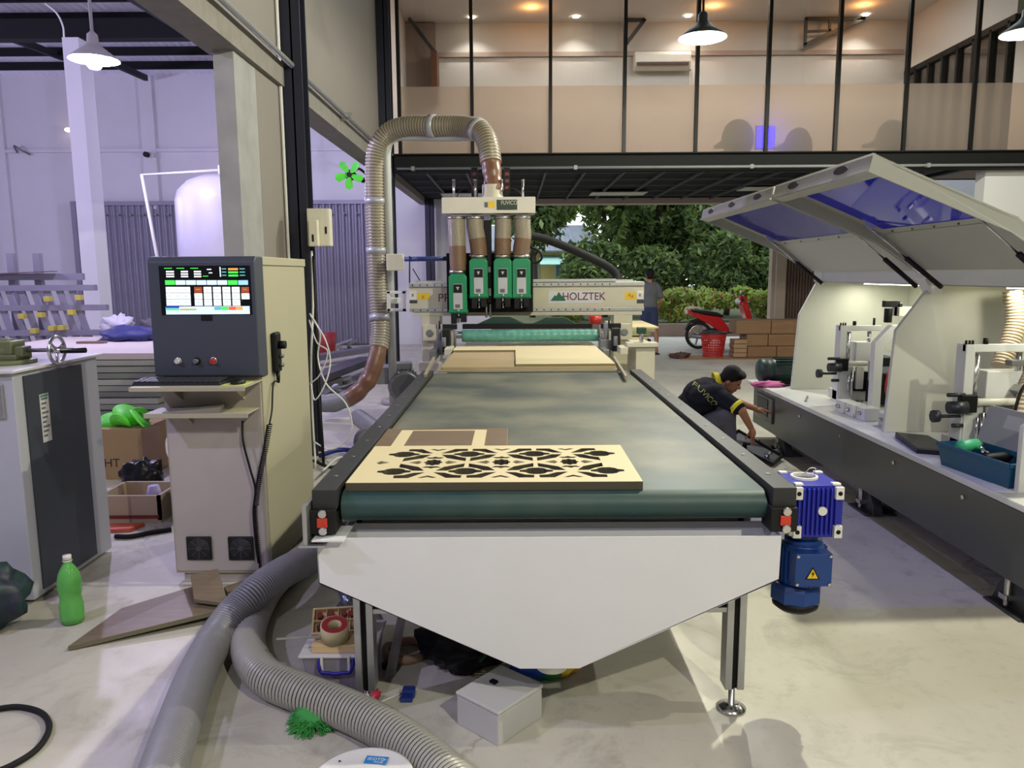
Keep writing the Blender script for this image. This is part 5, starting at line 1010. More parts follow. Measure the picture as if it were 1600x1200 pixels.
# ---- stack of sheets in the left room with a tarp on it
for k in range(15):
    z0 = .02+.0605*k; dx = random.uniform(-.03,.03)+(.05 if k % 3 == 0 else 0); dy = random.uniform(-.02,.02); th = .058 if k < 14 else .065
    m = [mat('sheet_edge_grey', (150,155,138), .7), mat('sheet_edge_pale', (172,174,156), .7), mat('sheet_edge_dark', (128,134,120), .7)][k % 3] if k < 14 else mat('sheet_top', (204,194,186), .6)
    o = MB().box(-5.4+dx, -3.36+dx, 7.2+dy, 9.2+dy, z0, z0+th-.006).build('board', m, None, .002); tag(o, 'pale sheet lying topmost of the board stack in the left room' if k == 14 else 'grey board in the tall left room stack, %s from the top' % ['fifteenth','fourteenth','thirteenth','twelfth','eleventh','tenth','ninth','eighth','seventh','sixth','fifth','fourth','third','second'][k], 'board', 'boards stacked in the left room')
b = MB(); b.M = Matrix.Translation((-4.30, 8.66, .94)); b.ball((0,0,.02), (.36,.20,.12), 28, 14, wob=.5, ws=2.5); b.v = [V((p.x, p.y, max(p.z, .926))) for p in b.v]; tag(b.build('blue_tarp', mat('tarp_blue', (44,48,108), .6, bump=.5, scale=3), None), 'folded dark blue tarp on top of the board stack', 'tarp')
b = MB(); b.M = Matrix.Translation((-4.66, 9.05, .93)); b.ball((0,0,.12), (.17,.10,.13), 24, 14, wob=.8, ws=3.5); tag(b.build('plastic_bundle', mat('bundle_white', (196,194,204), .5, bump=.5, scale=10), None), 'crumpled white plastic bundle behind the blue tarp', 'bundle')
b = MB(); b.M = Matrix.Translation((-4.24, 9.06, .93)); b.ball((0,0,.11), (.20,.09,.12), 24, 14, wob=.9, ws=4); tag(b.build('cable_heap', mat('heap_grey', (90,86,92), .7, bump=.8, scale=20), None), 'grey heap of cables and scrap beyond the blue tarp', 'heap')
b = MB().box(-4.72, -4.42, 8.25, 8.33, .9275, .95); tag(b.build('wood_block', mat('block_brown', (130,108,92), .6), None, .002), 'small brown wooden block on the topmost pale sheet', 'block')
# ---- clutter between the left machine and the cabinet
card = mat('cardboard', (158,132,92), .8, var=.06, scale=4); card2 = mat('cardboard_shade', (130,104,78), .8)
cb_ = thing('cardboard_box', 'brown cardboard box lettered HT in front of the board stack', 'box', (-3.30, 6.3, 0), world=True)
part(MB().box(-3.62, -3.02, 6.10, 6.55, 0, .42), 'box_body', card, cb_, .004)
part(MB().hexa([(-3.02,6.10,.18),(-2.86,6.02,.10),(-2.86,6.03,.10),(-3.02,6.11,.18),(-3.02,6.10,.42),(-2.82,6.0,.46),(-2.82,6.01,.46),(-3.02,6.11,.42)]), 'flap', card2, cb_)
text('HT', 'lettering', mat('ink_brown', (70,48,34), .8), .10, (P(175,724,Y=6.098).x, 6.098, P(175,724,Y=6.098).z), FR, cb_)
b = MB(); b.M = Matrix.Translation((-3.20, 6.25, .4205))
for k, (dx, dy, dz, r_) in enumerate(((-.14,.02,.03,.11),(.0,.0,.09,.12),(.12,-.03,.05,.12),(-.02,-.08,.03,.10),(.03,.1,.04,.1))):
    M0 = b.M; b.M = M0 @ Matrix.Translation((dx,dy,dz)) @ Euler((.5+.2*k,.3-.2*k,k)).to_matrix().to_4x4(); b.lathe([(0,-.006),(r_,-.006),(r_,.006),(0,.006)], n=20); b.M = M0
mn = min(p.z for p in b.v); b.v = [V((p.x, p.y, max(p.z, .421))) for p in b.v]
tag(b.build('fan_blades', mat('lime_plastic', (96,222,56), .5), None), 'bright lime green plastic fan blades on the cardboard box', 'fan blades')
wb = thing('open_crate', 'low pale open box with dark red strip on the floor behind the left machine', 'box', (-2.55, 5.15, 0), world=True)
b = MB().box(-2.80,-2.38,4.98,5.0,.02,.19).box(-2.80,-2.38,5.33,5.35,.02,.19).box(-2.80,-2.78,4.98,5.35,.02,.19).box(-2.40,-2.38,4.98,5.35,.02,.19).box(-2.80,-2.38,4.98,5.35,0.0,.02); part(b, 'crate_body', mat('crate_pale', (178,158,136), .7), wb)
part(MB().box(-2.80,-2.39,4.972,4.98,.035,.055), 'strip', mat('strip_red', (120,40,40), .6), wb)
b = MB().hexa([(-2.73,4.78,0),(-2.50,4.80,0),(-2.46,4.92,0),(-2.72,4.92,0),(-2.73,4.78,.02),(-2.50,4.80,.025),(-2.46,4.92,.025),(-2.72,4.92,.02)]); tag(b.build('orange_folder', mat('folder_orange', (206,92,66), .6), None, .004), 'flat orange-red folder on the floor before the pale open box', 'folder')
bagm = mat('bag_black', (24,24,28), .3, bump=1.0, scale=14, detail=5)
def bag(c, r_, lab, name='black_bag', m=bagm, wob=.38):
    b = MB(); b.M = Matrix.Translation(c); b.ball((0,0,r_[2]*.9), r_, 26, 16, wob=wob, ws=3); b.v = [V((p.x, p.y, max(p.z, c[2]+.0005))) for p in b.v]; return tag(b.build(name, m, None), lab, 'bag')
bag((-2.80, 5.62, 0), (.15,.12,.15), 'black plastic bag leaning against the lettered cardboard box'); bag((-2.20, 5.15, 0), (.12,.2,.15), 'shiny black plastic bag beside the cream cabinet, on the floor')
bag((-2.36, 5.62, 0), (.13,.13,.19), 'tall black bag draped over the green case')
b = MB().box(-2.18,-1.95,5.6,5.9,0,.33); tag(b.build('green_case', mat('case_green', (36,74,50), .5), None, .01), 'green plastic case standing behind the cream cabinet', 'case')
b = MB().box(-2.16,-1.98,5.62,5.8,.3305,.36); tag(b.build('pale_cover', lgrey, None, .004), 'pale flat cover lying on the green plastic case', 'cover')
b = MB(); b.M = Matrix.Translation((-2.50, 5.95, .0)); b.cyl((0,0,0),(0,0,.42),.10,.13,n=24).cyl((-.02,-.02,.36),(.12,-.09,.42),.07,n=20); tag(b.build('white_lampshade', mat('shade_white', (206,204,206), .5), None), 'white cylindrical object behind the tall black bag', 'container')
o = MB().tube(cr([(-2.62,5.9,.46),(-2.70,5.86,.40),(-2.71,5.85,.30),(-2.68,5.84,.22)], 8), .008, 8); tag(o.build('white_cable', white, None), 'short white cable hanging in front of the white cylinder', 'cable')
b = MB().lathe([(0,.021),(.045,.021),(.05,.15),(.035,.21),(0,.21)], (-2.50,5.16,0), n=18); tag(b.build('lilac_canister', mat('lilac', (186,176,222), .5), None), 'lilac canister standing in the pale open box', 'canister')
# ---- aluminium rack and grille at far left of the left room
rk = thing('steel_rack', 'steel rack of upright tubes holding brown strips in the left room', 'rack', (-5.9, 9.6, 0), world=True)
galv = mat('galvanised', (150,148,164), .45, .5)
for px in (17, 58): p_ = P(px, 396, Y=9.6); part(MB().box(p_.x-.04, p_.x+.04, 9.56, 9.64, 0, p_.z), 'post', galv, rk)
q0, q1 = P(-60, 432, Y=9.55), P(132, 432, Y=9.55); part(MB().box(q0.x, q1.x, 9.50, 9.56, q0.z-.05, q0.z+.03), 'rail', galv, rk)
q0, q1 = P(-60, 430, Y=9.45), P(86, 424, Y=9.45); part(MB().bar(q0, q1, .10, .012), 'strip', mat('strip_brown', (104,88,92), .7), rk)
gr = thing('window_grille', 'grey steel window grilles with yellow clips leaning in the left room', 'grille', (-5.6, 9.0, 0), world=True)
top = P(8, 450, Y=9.4); xr = P(150, 450, Y=9.4).x; zt3 = [P(60, y, Y=9.4).z for y in (450, 481, 520, 560)]
for k, z in enumerate(zt3): part(MB().box(top.x-1.0, xr+.12*k, 9.36, 9.44, z-.035, z+.035), 'rail', galv, gr)
for k in range(12):
    x = top.x - .9 + .155*k
    part(MB().bar((x, 9.4, zt3[0]), (x+.42, 9.38, .05), .075, .03, up=(0,1,0)), 'slat', galv, gr)
clipm = mat('clip_yellow', (190,176,80), .5)
for px, py in ((124,465),(75,467),(35,494),(64,492),(112,488),(82,513),(97,512),(54,517)): p_ = P(px, py, Y=9.32); part(MB().box(p_.x-.035, p_.x+.035, 9.28, 9.36, p_.z-.03, p_.z+.03), 'clip', clipm, gr, .004)
# ---- tank
tk = thing('pressure_tank', 'large white vertical tank with domed top behind the concrete column', 'tank', (-3.68, 9.95, 0))
tx = P(345, 300, Y=9.0); R_ = .56; zt_ = P(345, 268, Y=9.6).z
part(MB().lathe([(0,.25),(R_*.6,.28),(R_,.45),(R_,zt_-.33),(R_*.93,zt_-.2),(R_*.72,zt_-.08),(R_*.4,zt_-.01),(0,zt_)], n=40), 'vessel', mat('tank_white', (176,174,186), .4), tk)
for a in (.5, 2.6, 4.7): part(MB().box(R_*.7*math.cos(a)-.05, R_*.7*math.cos(a)+.05, R_*.7*math.sin(a)-.05, R_*.7*math.sin(a)+.05, 0, .38), 'leg', galv, tk)
part(MB().cyl((0,0,zt_-.02),(0,0,zt_+.12),.03,n=12).tube([(0,0,zt_+.06),(-.95,-.1,zt_+.0),(-.62,-.3,.9)], .022, 10), 'top_pipe', white, tk)
b = MB()
for k in range(7): q = -1.2+.10*k; b.box(R_*math.cos(q)-.012, R_*math.cos(q)+.012, R_*math.sin(q)-.02, R_*math.sin(q)+.0, zt_-.46, zt_-.36)
part(b, 'lettering', lgrey, tk)
# ---- small wall fittings
cm = P(235, 243, Y=18.1); b = MB().box(cm.x-.03, cm.x+.12, 18.0, 18.1, cm.z-.05, cm.z+.05, 0).cyl((cm.x-.02, 17.9, cm.z), (cm.x-.02, 18.02, cm.z), .06, n=16, m=1); tag(b.build('security_camera', [lgrey, black], None), 'small dark security camera on the far wall pilaster', 'camera')
cm = P(37, 236, Y=18.1); b = MB().tube(cr([(cm.x-.15,18.1,cm.z-.03),(cm.x-.08,17.9,cm.z+.08),(cm.x+.05,17.9,cm.z),(cm.x+.14,18.1,cm.z-.08)], 6), .022, 8); tag(b.build('wall_bracket', dsteel, None), 'curved metal bracket high on the far left wall', 'bracket')
cm = P(108, 203, Y=18.0); b = MB().ball(cm, (.10,.08,.05), 16, 10); o = tag(b.build('wall_lamp', mat('lamp_warm', (255,220,190), emit=3), None), 'small glowing wall lamp beside the white column', 'lamp')
# ---- switch boxes and wires on the navy column
b0 = P(484, 388, Y=6.86); sb_ = thing('switch_box', 'pair of cream electrical switch boxes mounted on the navy column', 'electrical box', (-1.8, 6.86, 1.8), world=True)
x0 = P(481, 360, Y=6.8).x
part(MB().box(x0, x0+.20, 6.78, 6.875, P(0,388,Y=6.8).z, P(0,329,Y=6.8).z), 'case', offwhite, sb_, .008); part(MB().box(x0+.03, x0+.11, 6.70, 6.78, P(0,388,Y=6.7).z, P(0,346,Y=6.7).z), 'case', offwhite, sb_, .008)
part(MB().box(x0+.06, x0+.075, 6.695, 6.70, 1.93, 1.99).box(x0+.155, x0+.17, 6.775, 6.78, 2.0, 2.06), 'switch', black, sb_)
wires = [([(487,392,6.83),(489,480,6.8),(486,560,6.7),(488,640,6.6),(492,710,6.5),(496,755,6.4)], white, .010, 'straight white cable running down the navy column'),
 ([(484,490,6.6),(500,520,6.5),(497,560,6.5),(510,600,6.5),(540,630,6.5),(550,665,6.5),(540,690,6.5),(515,702,6.5),(490,690,6.5)], white, .007, 'thin white cable looping wide over the floor by the column'),
 ([(486,495,6.6),(508,530,6.45),(516,565,6.45),(508,600,6.4),(492,625,6.4),(486,600,6.4)], white, .006, 'white cable in a narrow loop beside the navy column'),
 ([(490,400,6.8),(494,500,6.7),(497,600,6.6),(503,680,6.5),(506,735,6.5)], black, .013, 'thick black cable running down beside the navy column'),
 ([(483,500,6.5),(495,535,6.4),(512,550,6.4),(500,585,6.4),(484,600,6.4)], lgrey, .006, 'grey wire bulging out from the navy column at mid height')]
for pl_, m, r_, lb in wires: tag(MB().tube(cr([P(x, y, Y=Y_) for x, y, Y_ in pl_], 8), r_, 8).build('cable', m, None), lb, 'cable', 'cables at the navy column')
# ---- green wall fan
fx_, fz_ = P(546, 273, Y=11.0).x, P(546, 273, Y=11.0).z
wf = thing('wall_fan', 'lime green bladed wall fan with black motor in the left room', 'fan', (fx_, 11.0, fz_))
for k in range(5):
    q = 2*PI*k/5+.3; b = MB(); b.M = Matrix.Rotation(q, 4, 'Y'); b.add([(.03,-.01,-.02),(.09,-.03,-.055),(.18,-.035,-.06),(.205,-.02,0),(.17,.005,.045),(.08,.01,.03),(.03,.0,.015)], [(0,1,2,3,4,5,6)])
    o = part(b, 'blade', limegreen, wf); o.modifiers.new('t', 'SOLIDIFY').thickness = .004
part(MB().cyl((0,-.03,0),(0,.02,0),.035,n=20).cyl((0,.02,0),(.02,.20,.0),.07,.055,n=20), 'motor', black, wf); part(MB().tube(cr([(.02,.12,.05),(.10,.15,.10),(.16,.3,.06),(.20,.72,.0)], 6), .018, 8).box(.14,.2,.10,.2,-.09,-.03), 'arm', black, wf)
# ---- loose things on the floor beyond the conveyor's left side
o = MB().cyl(P(560, 652, Z=.22), P(625, 700, Z=.22), .085, n=24); tag(o.build('duct_pipe', mat('duct_grey', (122,124,118), .5), None), 'stout grey duct end lying left of the belt rail', 'duct')
b = MB(); c_ = P(573, 690, Z=.14); b.M = Matrix.Translation(c_); b.ball((0,0,0), (.12,.12,.13), 22, 14); tag(b.build('clear_elbow', glassmat('clear_plastic', (170,170,190), .15, .1, diff=.3), None), 'clear plastic elbow with shine left of the belt rail', 'elbow')
cab_sp = [([(500,712),(530,703),(560,706),(590,720)], mat('blue_hose', (34,40,128), .4), .022, .06, 'blue hose bundle nearest the navy column on the floor'), ([(492,790),(500,765),(530,745),(560,738),(600,740)], mat('blue_hose2', (30,34,100), .4), .022, .05, 'dark blue hose curving out from under the conveyor rail'), ([(500,780),(515,750),(545,725),(575,705)], black, .022, .06, 'black hose lying among the blue hoses'), ([(505,735),(530,715),(555,722),(545,745),(520,752)], white, .009, .09, 'white cable coiled over the blue hoses'), ([(510,748),(540,735),(575,728),(600,735)], lgrey, .010, .09, 'grey cable stretched over the blue hoses'), ([(505,775),(530,760),(560,750),(590,748)], rubber, .018, .10, 'dark cable closest to the conveyor end plate'), ([(490,720),(520,730),(540,712),(560,700)], rubber, .014, .04, 'dark cable under the white coil')]
for pl_, m, r_, z, lb in cab_sp: tag(MB().tube(cr([P(x, y, Z=z) for x, y in pl_], 10), r_, 10).build('hose' if r_ > .02 else 'cable', m, None), lb, 'hose' if r_ > .02 else 'cable', 'hoses and cables by the conveyor')
c_ = P(621, 630, Z=0); b = MB().lathe([(.11,.0),(.20,.0),(.21,.03),(.20,.06),(.13,.06),(.11,.03),(.11,0)], (c_.x, c_.y, 0), n=32); tag(b.build('flat_ring', mat('ring_grey', (168,160,160), .6), None), 'flat grey ring on the floor below the vacuum pump', 'ring')
q0, q1 = P(486, 594, Z=.2), P(575, 562, Z=.2); b = MB().bar(q0, q1, .3, .10); tag(b.build('steel_channel', mat('channel_grey', (78,76,88), .5, .4), None), 'long dark steel channel lying in the left room', 'beam')
q0, q1 = P(486, 560, Z=.15), P(580, 545, Z=.15); b = MB().bar(q0, q1, .25, .10); tag(b.build('steel_channel', mat('channel_grey2', (116,112,128), .5, .4), None), 'paler steel channel farther back in the left room', 'beam')
random.seed(5); offc = {0: [], 1: []}
for k in range(14):
    hp_ = k % 2; px, py = ((random.uniform(492,560), random.uniform(600,622)), (random.uniform(515,566), random.uniform(540,556)))[hp_]; p_ = P(px, py, Z=.0); a = random.uniform(0, 3); l_ = random.uniform(.15,.5)
    b = MB().bar((p_.x, p_.y, .03), (p_.x+l_*math.cos(a), p_.y+l_*math.sin(a), .03+random.uniform(0,.12)), .06, .05); offc[hp_].append((px, tag(b.build('metal_offcut', [dsteel, galv, dgrey][k % 3], None), '', 'offcut', 'metal offcuts on the left room floor')))
for hp_, nm in ((0, 'near scrap heap on the left room floor'), (1, 'far scrap heap by the red bucket')):
    for r_, (px, o) in enumerate(sorted(offc[hp_], key=lambda t: t[0])): o['label'] = '%s metal offcut from the left in the %s' % (['first','second','third','fourth','fifth','sixth','seventh'][r_], nm)
c_ = P(511, 555, Z=0); b = MB().lathe([(0,.0),(.16,.0),(.21,.46),(.19,.46),(.145,.02),(0,.02)], (c_.x, c_.y, 0), n=24); tag(b.build('red_bucket', mat('bucket_red', (150,40,48), .5), None), 'dark red bucket in the left room before the folding shutter', 'bucket')
# ================================================================ PENDANT LAMPS
bulbm = {}
lab = ['bright glowing pendant lamp in the left room before the white column', 'dark shaded pendant lamp hanging before the office glazing, near the air conditioner', 'pendant lamp cut off by the right edge of the photo',
       'hall pendant lamp above the belt conveyor', 'hall pendant lamp behind the viewpoint at right', 'hall pendant lamp over the white machine', 'left room pendant lamp above the grey-white machine', 'hall pendant lamp behind the viewpoint',
       'left room pendant lamp near the west wall', 'added unseen left room pendant lamp by the folding shutter', 'added unseen left room pendant lamp in the far west corner']
for i, (x, y, z, p, c) in enumerate(LAMPS):
    ceil = (7.3 - 1.15*(y+6)/24.3) if x < -2.2 else 7.9
    if i == 0: r_ = .235
    else: r_ = .25
    t = thing('pendant_lamp', lab[i], 'lamp', (x, y, z), group='pendant lamps')
    sh = MB().lathe([(r_, .03), (r_, .04), (r_*.62, .11), (r_*.35, .16), (.055, .20), (.05, .27), (.02, .30), (0, .30)], n=32, m=0)
    sh.lathe([(r_-.004, .032), (r_*.60, .104), (r_*.34, .152), (.05, .19), (0, .19)], n=32, m=1)
    o = part(sh, 'lamp_shade', [white if i == 0 else mat('shade_black', (36,40,42), .4), mat('shade_inside', (230,230,226), .6)], t); 
    em = mat('bulb_cool' if x < -2.2 else 'bulb_warm', (236,226,255) if x < -2.2 else (255,250,226), emit=22 if x < -2.2 else 9)
    part(MB().lathe([(0,.05),(.045,.052),(.05,.08),(.04,.13),(.02,.16),(0,.16)] if x > -2.2 else [(0,-.06),(.05,-.05),(.08,-.01),(.085,.04),(.06,.1),(.03,.16),(0,.16)], n=24), 'bulb', em, t)
    part(MB().cyl((0,0,.29), (0,0,max(.4, ceil - z)), .012 if i else .016, n=8), 'rod', lgrey if i == 0 else black, t)
    light('POINT', (x, y, z-.10 if x < -2.2 else z+.005), p, c, .035)
# electric cable from the lamp to the white column
p0 = P(98, 40, Y=11.5); tag(MB().tube(cr([P(70,5,Y=11.5), P(88,20,Y=11.5), p0, P(100,58,Y=11.5)], 6), .012, 6).build('ceiling_cable', white, None), 'thin white cable hanging from the roof to the white column', 'cable')
# lights panels under the mezzanine
for (px0, px1, py0, py1, skw, lb) in ((688, 748, 283, 300, -14, 'flat unlit panel light under the mezzanine behind the manifold'), (925, 990, 288, 298, 10, 'flat unlit panel light under the mezzanine, middle of the three'), (1165, 1240, 279, 290, 16, 'flat unlit panel light under the mezzanine nearest the raised hood')):
    a, c = P(px0, py1, Z=3.325), P(px1, py0, Z=3.325); x0 = P((px0), py1, Z=3.325).x; x1 = x0 + 1.15
    tag(MB().box(x0, x1, a.y, a.y+.62, 3.285, 3.3).build('panel_light', mat('panel_lamp', (206,206,196), .5), None), lb, 'light', 'panel lights under the mezzanine')
# office: air conditioner, chairs, monitor
a, c = P(991, 108, Y=15.0), P(1079, 81, Y=15.0)
ac = thing('air_conditioner', 'white split air conditioner on the office wall', 'air conditioner', ((a.x+c.x)/2, 15.0, a.z), world=True)
b = MB().prism([(14.98, a.z+.03), (15.17, a.z), (15.17, c.z), (14.96, c.z), (14.93, c.z-.06), (14.93, a.z+.12)], 'x', a.x, c.x); part(b, 'casing', white, ac, .01)
part(MB().box(a.x+.04, c.x-.04, 14.915, 14.96, a.z+.055, a.z+.10), 'outlet_slot', mat('slot_brown', (74,54,48), .6), ac); part(MB().box(c.x, c.x+.04, 15.05, 15.15, a.z, a.z+.2).cyl((c.x+.02, 15.1, a.z+.1), (c.x+.02, 15.1, a.z-1.3), .012, n=8), 'pipe', white, ac)
for k, (px, ptop, m, lb) in enumerate(((1152, 188, mat('chair_grey', (66,62,60), .8), 'grey office chair blurred behind the frosted glass, left of the blue glow'), (1246, 201, mat('chair_grey', (92,88,86), .8), 'grey office chair blurred behind the frosted glass, right of the blue glow'), (1392, 189, mat('chair_dark', (22,40,38), .8), 'dark green-black office chair blurred behind the frosted glass'))):
    q = P(px, ptop, Y=12.1); h = q.z - 3.43; y = 12.1
    o = thing('office_chair', lb, 'chair', (q.x, y, 3.43), group='office chairs')
    w_ = .25 if k != 1 else .22
    b = MB(); b.ball((0, -.06, h-.28), (w_, .06, .29), 20, 14); part(b, 'backrest', m, o); part(MB().box(-w_, w_, -.02, .42, h*.28, h*.28+.06), 'seat', m, o, .02)
    part(MB().cyl((0,.2,.06),(0,.2,h*.28),.03,n=12), 'column', black, o)
    for j in range(5): q_ = 2*PI*j/5; part(MB().bar((0,.2,.06),(.26*math.cos(q_),.2+.26*math.sin(q_),.04),.04,.03).ball((.26*math.cos(q_),.2+.26*math.sin(q_),.03),.028,10,6), 'leg', black, o)
q = P(1193, 218, Y=12.2); mo = thing('monitor', 'screen glowing vivid blue behind the frosted glass', 'monitor', (q.x, 12.2, 3.43), world=True)
part(MB().box(q.x-.13, q.x+.13, 12.10, 12.12, q.z-.14, q.z+.17), 'screen', mat('screen_blue', (14,0,255), .3, emit=14, var=.01), mo); part(MB().box(q.x-.15, q.x+.15, 12.121, 12.15, q.z-.16, q.z+.19).box(q.x-.02, q.x+.02, 12.13, 12.15, 3.43, q.z), 'stand', black, mo)
# ================================================================ UNDER AND AROUND THE HOPPER
# white enclosure box standing on the floor
eb = thing('enclosure_box', 'white metal enclosure box with slightly open lid and black latch on the floor', 'box', (.028, 2.78, 0), rz=math.radians(44))
c0 = P(779, 1167, Z=0); c1 = P(722, 1116, Z=0); c2 = P(847, 1121, Z=0)
eb.rotation_euler = (0, 0, math.atan2((c2-c0).y, (c2-c0).x)); eb.location = c0; W1 = (c2-c0).length; W2 = (c1-c0).length*.84
part(MB().box(.0, W1, .0, W2, .0, .115), 'case', lgrey, eb, .004)
b = MB().hexa([(-.003,-.003,.119),(W1+.003,-.003,.119),(W1+.003,W2+.003,.119),(-.003,W2+.003,.119),(-.003,-.003,.131),(W1+.003,-.003,.136),(W1+.003,W2+.003,.136),(-.003,W2+.003,.131)]); ll = part(b, 'lid', mat('enclosure_white', (206,206,204), .45), eb, .003)
part(MB().box(W1*.50, W1*.50+.022, W2*.62, W2*.62+.030, .130, .142), 'latch', black, ll, .003)
# white tub at the bottom edge with a blue printed label
tc_ = P(566, 1218, Z=.12)
wt = thing('white_tub', 'round white plastic tub with a blue label, cut off by the bottom edge', 'tub', (tc_.x, tc_.y, 0))
part(MB().lathe([(0,.002),(.13,.002),(.150,.10),(.158,.115),(.158,.122),(.150,.124),(.140,.121),(.09,.120),(.08,.123),(0,.123)], n=48), 'tub_body', mat('tub_white', (220,220,222), .4), wt)
b = MB(); b.M = Matrix.Translation((.028,.088,.1242)) @ Matrix.Rotation(-.12, 4, 'Z'); b.box(-.036,.036,-.019,.019,0,.0008); lb_ = part(b, 'label', mat('label_blue', (40,130,206), .5), wt)
o = text('iKOTD', 'lettering', white, .019, (.027,.091,.1252), (0,0,-.12), lb_); o = text('+++', 'lettering', white, .010, (.056,.088,.1252), (0,0,-.12), lb_); text('MOUSE', 'lettering', white, .009, (.036,.076,.1252), (0,0,-.12), lb_)
part(MB().cyl((-.088,.085,.123),(-.088,.085,.1245),.004,n=10), 'dot', motorblue, wt)
# clear plastic bin with lid and blue handle
bx = thing('storage_bin', 'translucent plastic storage bin with white lid and blue handle behind the hopper leg', 'bin', (-.70, 2.92, 0), world=True)
binm = glassmat('bin_plastic', (196,190,204), .05, .25, diff=.8, dcol=(214,208,224))
b = MB().hexa([(-.82,2.84,0),(-.585,2.84,0),(-.585,3.10,0),(-.82,3.10,0),(-.84,2.82,.165),(-.565,2.82,.165),(-.565,3.12,.165),(-.84,3.12,.165)]); part(b, 'bin_body', binm, bx, .01)
part(MB().box(-.85,-.555,2.81,3.13,.165,.178), 'lid', mat('lid_white', (204,202,206), .4), bx, .005)
b = MB().tube(cr([(-.765,2.812,.168),(-.765,2.80,.140),(-.755,2.795,.118),(-.73,2.795,.116),(-.70,2.795,.112),(-.67,2.795,.116),(-.645,2.795,.118),(-.635,2.80,.140),(-.635,2.812,.168)], 5), .007, 8); part(b, 'handle', mat('handle_blue', (34,28,140), .4), bx)
for x in (-.755, -.65): part(MB().box(x-.005, x+.005, 2.80, 2.812, .12, .178), 'clip', white, bx)
# things on the bin
pine = mat('pine_box', (206,180,134), .6, var=.06); 
b = MB().box(-.80,-.60,2.83,2.95,.179,.212); b.M = Matrix(); tag(b.build('wooden_case', pine, None, .003), 'flat pale wooden case directly on the bin lid', 'box')
ob = thing('divided_tray', 'pale wooden divided tray with dark red knobs tilted up on the bin', 'tray', (-.73, 3.0, .225)); ob.rotation_euler = (math.radians(34), 0, math.radians(8))
b = MB().box(-.105,.105,-.06,.06,0,.004); 
for x0, x1, y0, y1 in ((-.105,.105,-.06,-.052),(-.105,.105,.052,.06),(-.105,-.097,-.052,.052),(.097,.105,-.052,.052),(-.097,.097,-.002,.002)): b.box(x0,x1,y0,y1,.004,.026)
for k in range(3): b.box(-.05+.048*k,-.047+.048*k,-.052,.052,.004,.022)
part(b, 'tray_body', pine, ob, .001)
for k, (x, y) in enumerate(((-.075,.025),(-.028,.028),(.022,.028),(.072,.026),(-.072,-.03),(.05,.024),(.085,.035))): part(MB().cyl((x,y,.004),(x,y,.03),.012,n=14), 'knob', mat('knob_red', (122,44,36), .5) if k != 4 else mat('knob_brown', (70,44,30), .5), ob)
b = MB(); b.M = Matrix.Translation((-.715, 2.865, .256)) @ Euler((math.radians(14), math.radians(5), 0)).to_matrix().to_4x4(); b.lathe([(.026,-.03),(.055,-.03),(.055,.03),(.026,.03),(.026,-.03)], n=36, m=0); b.lathe([(.027,.0305),(.050,.0305)], n=36, m=1)
tp = b.build('tape_roll', [mat('tape_cream', (206,196,150), .4), mat('tape_core_red', (168,40,48), .5)], None); tag(tp, 'thick cream roll of tape with red printed core leaning on the wooden case', 'tape')
b = MB(); b.bar((-.94, 2.84, .235), (-.70, 2.90, .216), .012, .004); tag(b.build('steel_scale', alu, None), 'narrow metal strip sticking out left from under the tape roll', 'ruler')
b = MB(); b.M = Matrix.Translation((-.70, 3.25, .0)); b.ball((0,0,.15), (.10,.09,.15), 24, 14, wob=.8, ws=4); tag(b.build('foil_bag', mat('foil', (136,138,160), .25, .7, bump=1, scale=18), None), 'crumpled silvery plastic bag behind the divided tray', 'bag')
b = MB().add([(-.54,2.95,.0),(-.50,2.98,.0),(-.44,3.06,.32),(-.47,3.02,.32),(-.52,3.25,0),(-.46,3.2,.3)], [(0,1,2,3),(1,4,5,2)]); o = b.build('plastic_sheet', glassmat('clear_sheet', (220,220,226), .1, .15, diff=.35), None); o.modifiers.new('t','SOLIDIFY').thickness = .002; tag(o, 'clear plastic sheet standing just right of the near left leg', 'sheet')
b = MB().lathe([(.075,.0),(.100,.0),(.103,.02),(.098,.038),(.075,.038),(.075,0)], (P(634,1022,Z=0).x, P(634,1022,Z=0).y, 0), n=40); tag(b.build('wooden_ring', mat('ring_wood', (176,146,122), .6, var=.1), None), 'pale brown edge banding roll lying on the floor under the conveyor', 'roll')
q = P(608, 1036, Z=0); b = MB().box(q.x-.02,q.x+.015,q.y-.06,q.y-.035,0,.03); tag(b.build('black_clip', black, None, .005), 'small black clip beside the pale brown roll', 'clip')
q = P(735, 1060, Z=0); bag((q.x-.03, q.y+.10, 0), (.19,.13,.13), 'black plastic bag under the conveyor between roll and enclosure box', 'black_bag', mat('bag_navy', (16,16,24), .35, bump=.8, scale=20), .35)
b = MB()
for k in range(9): y = q.y-.01+.02*k; b.tube(cr([(q.x+.04, y-.04, .10+.006*k), (q.x+.10, y-.03, .15+.004*k), (q.x+.20, y-.02, .13), (q.x+.27, y, .06)], 6), .007, 6)
tag(b.build('green_rope', mat('cord_green', (28,62,34), .6), None), 'bunch of dark green rope over the black bag', 'rope')
q = P(852, 1068, Z=0)
b = MB(); b.M = Matrix.Translation((q.x, q.y+.08, 0)); b.ball((0,0,.045), (.15,.09,.05), 28, 14, wob=.25, ws=3)
for i, f in enumerate(b.f):
    cx_ = sum(b.v[j].x for j in f)/len(f) - q.x; b.mi[i] = 0 if cx_ < -.015 else (1 if cx_ < .07 else 2)
tag(b.build('coloured_bag', [mat('bag_blue', (24,70,180), .45), mat('bag_green', (40,136,70), .45), mat('bag_gold', (196,160,40), .45)], None), 'blue, green and yellow plastic bag beneath the hopper spout', 'bag')
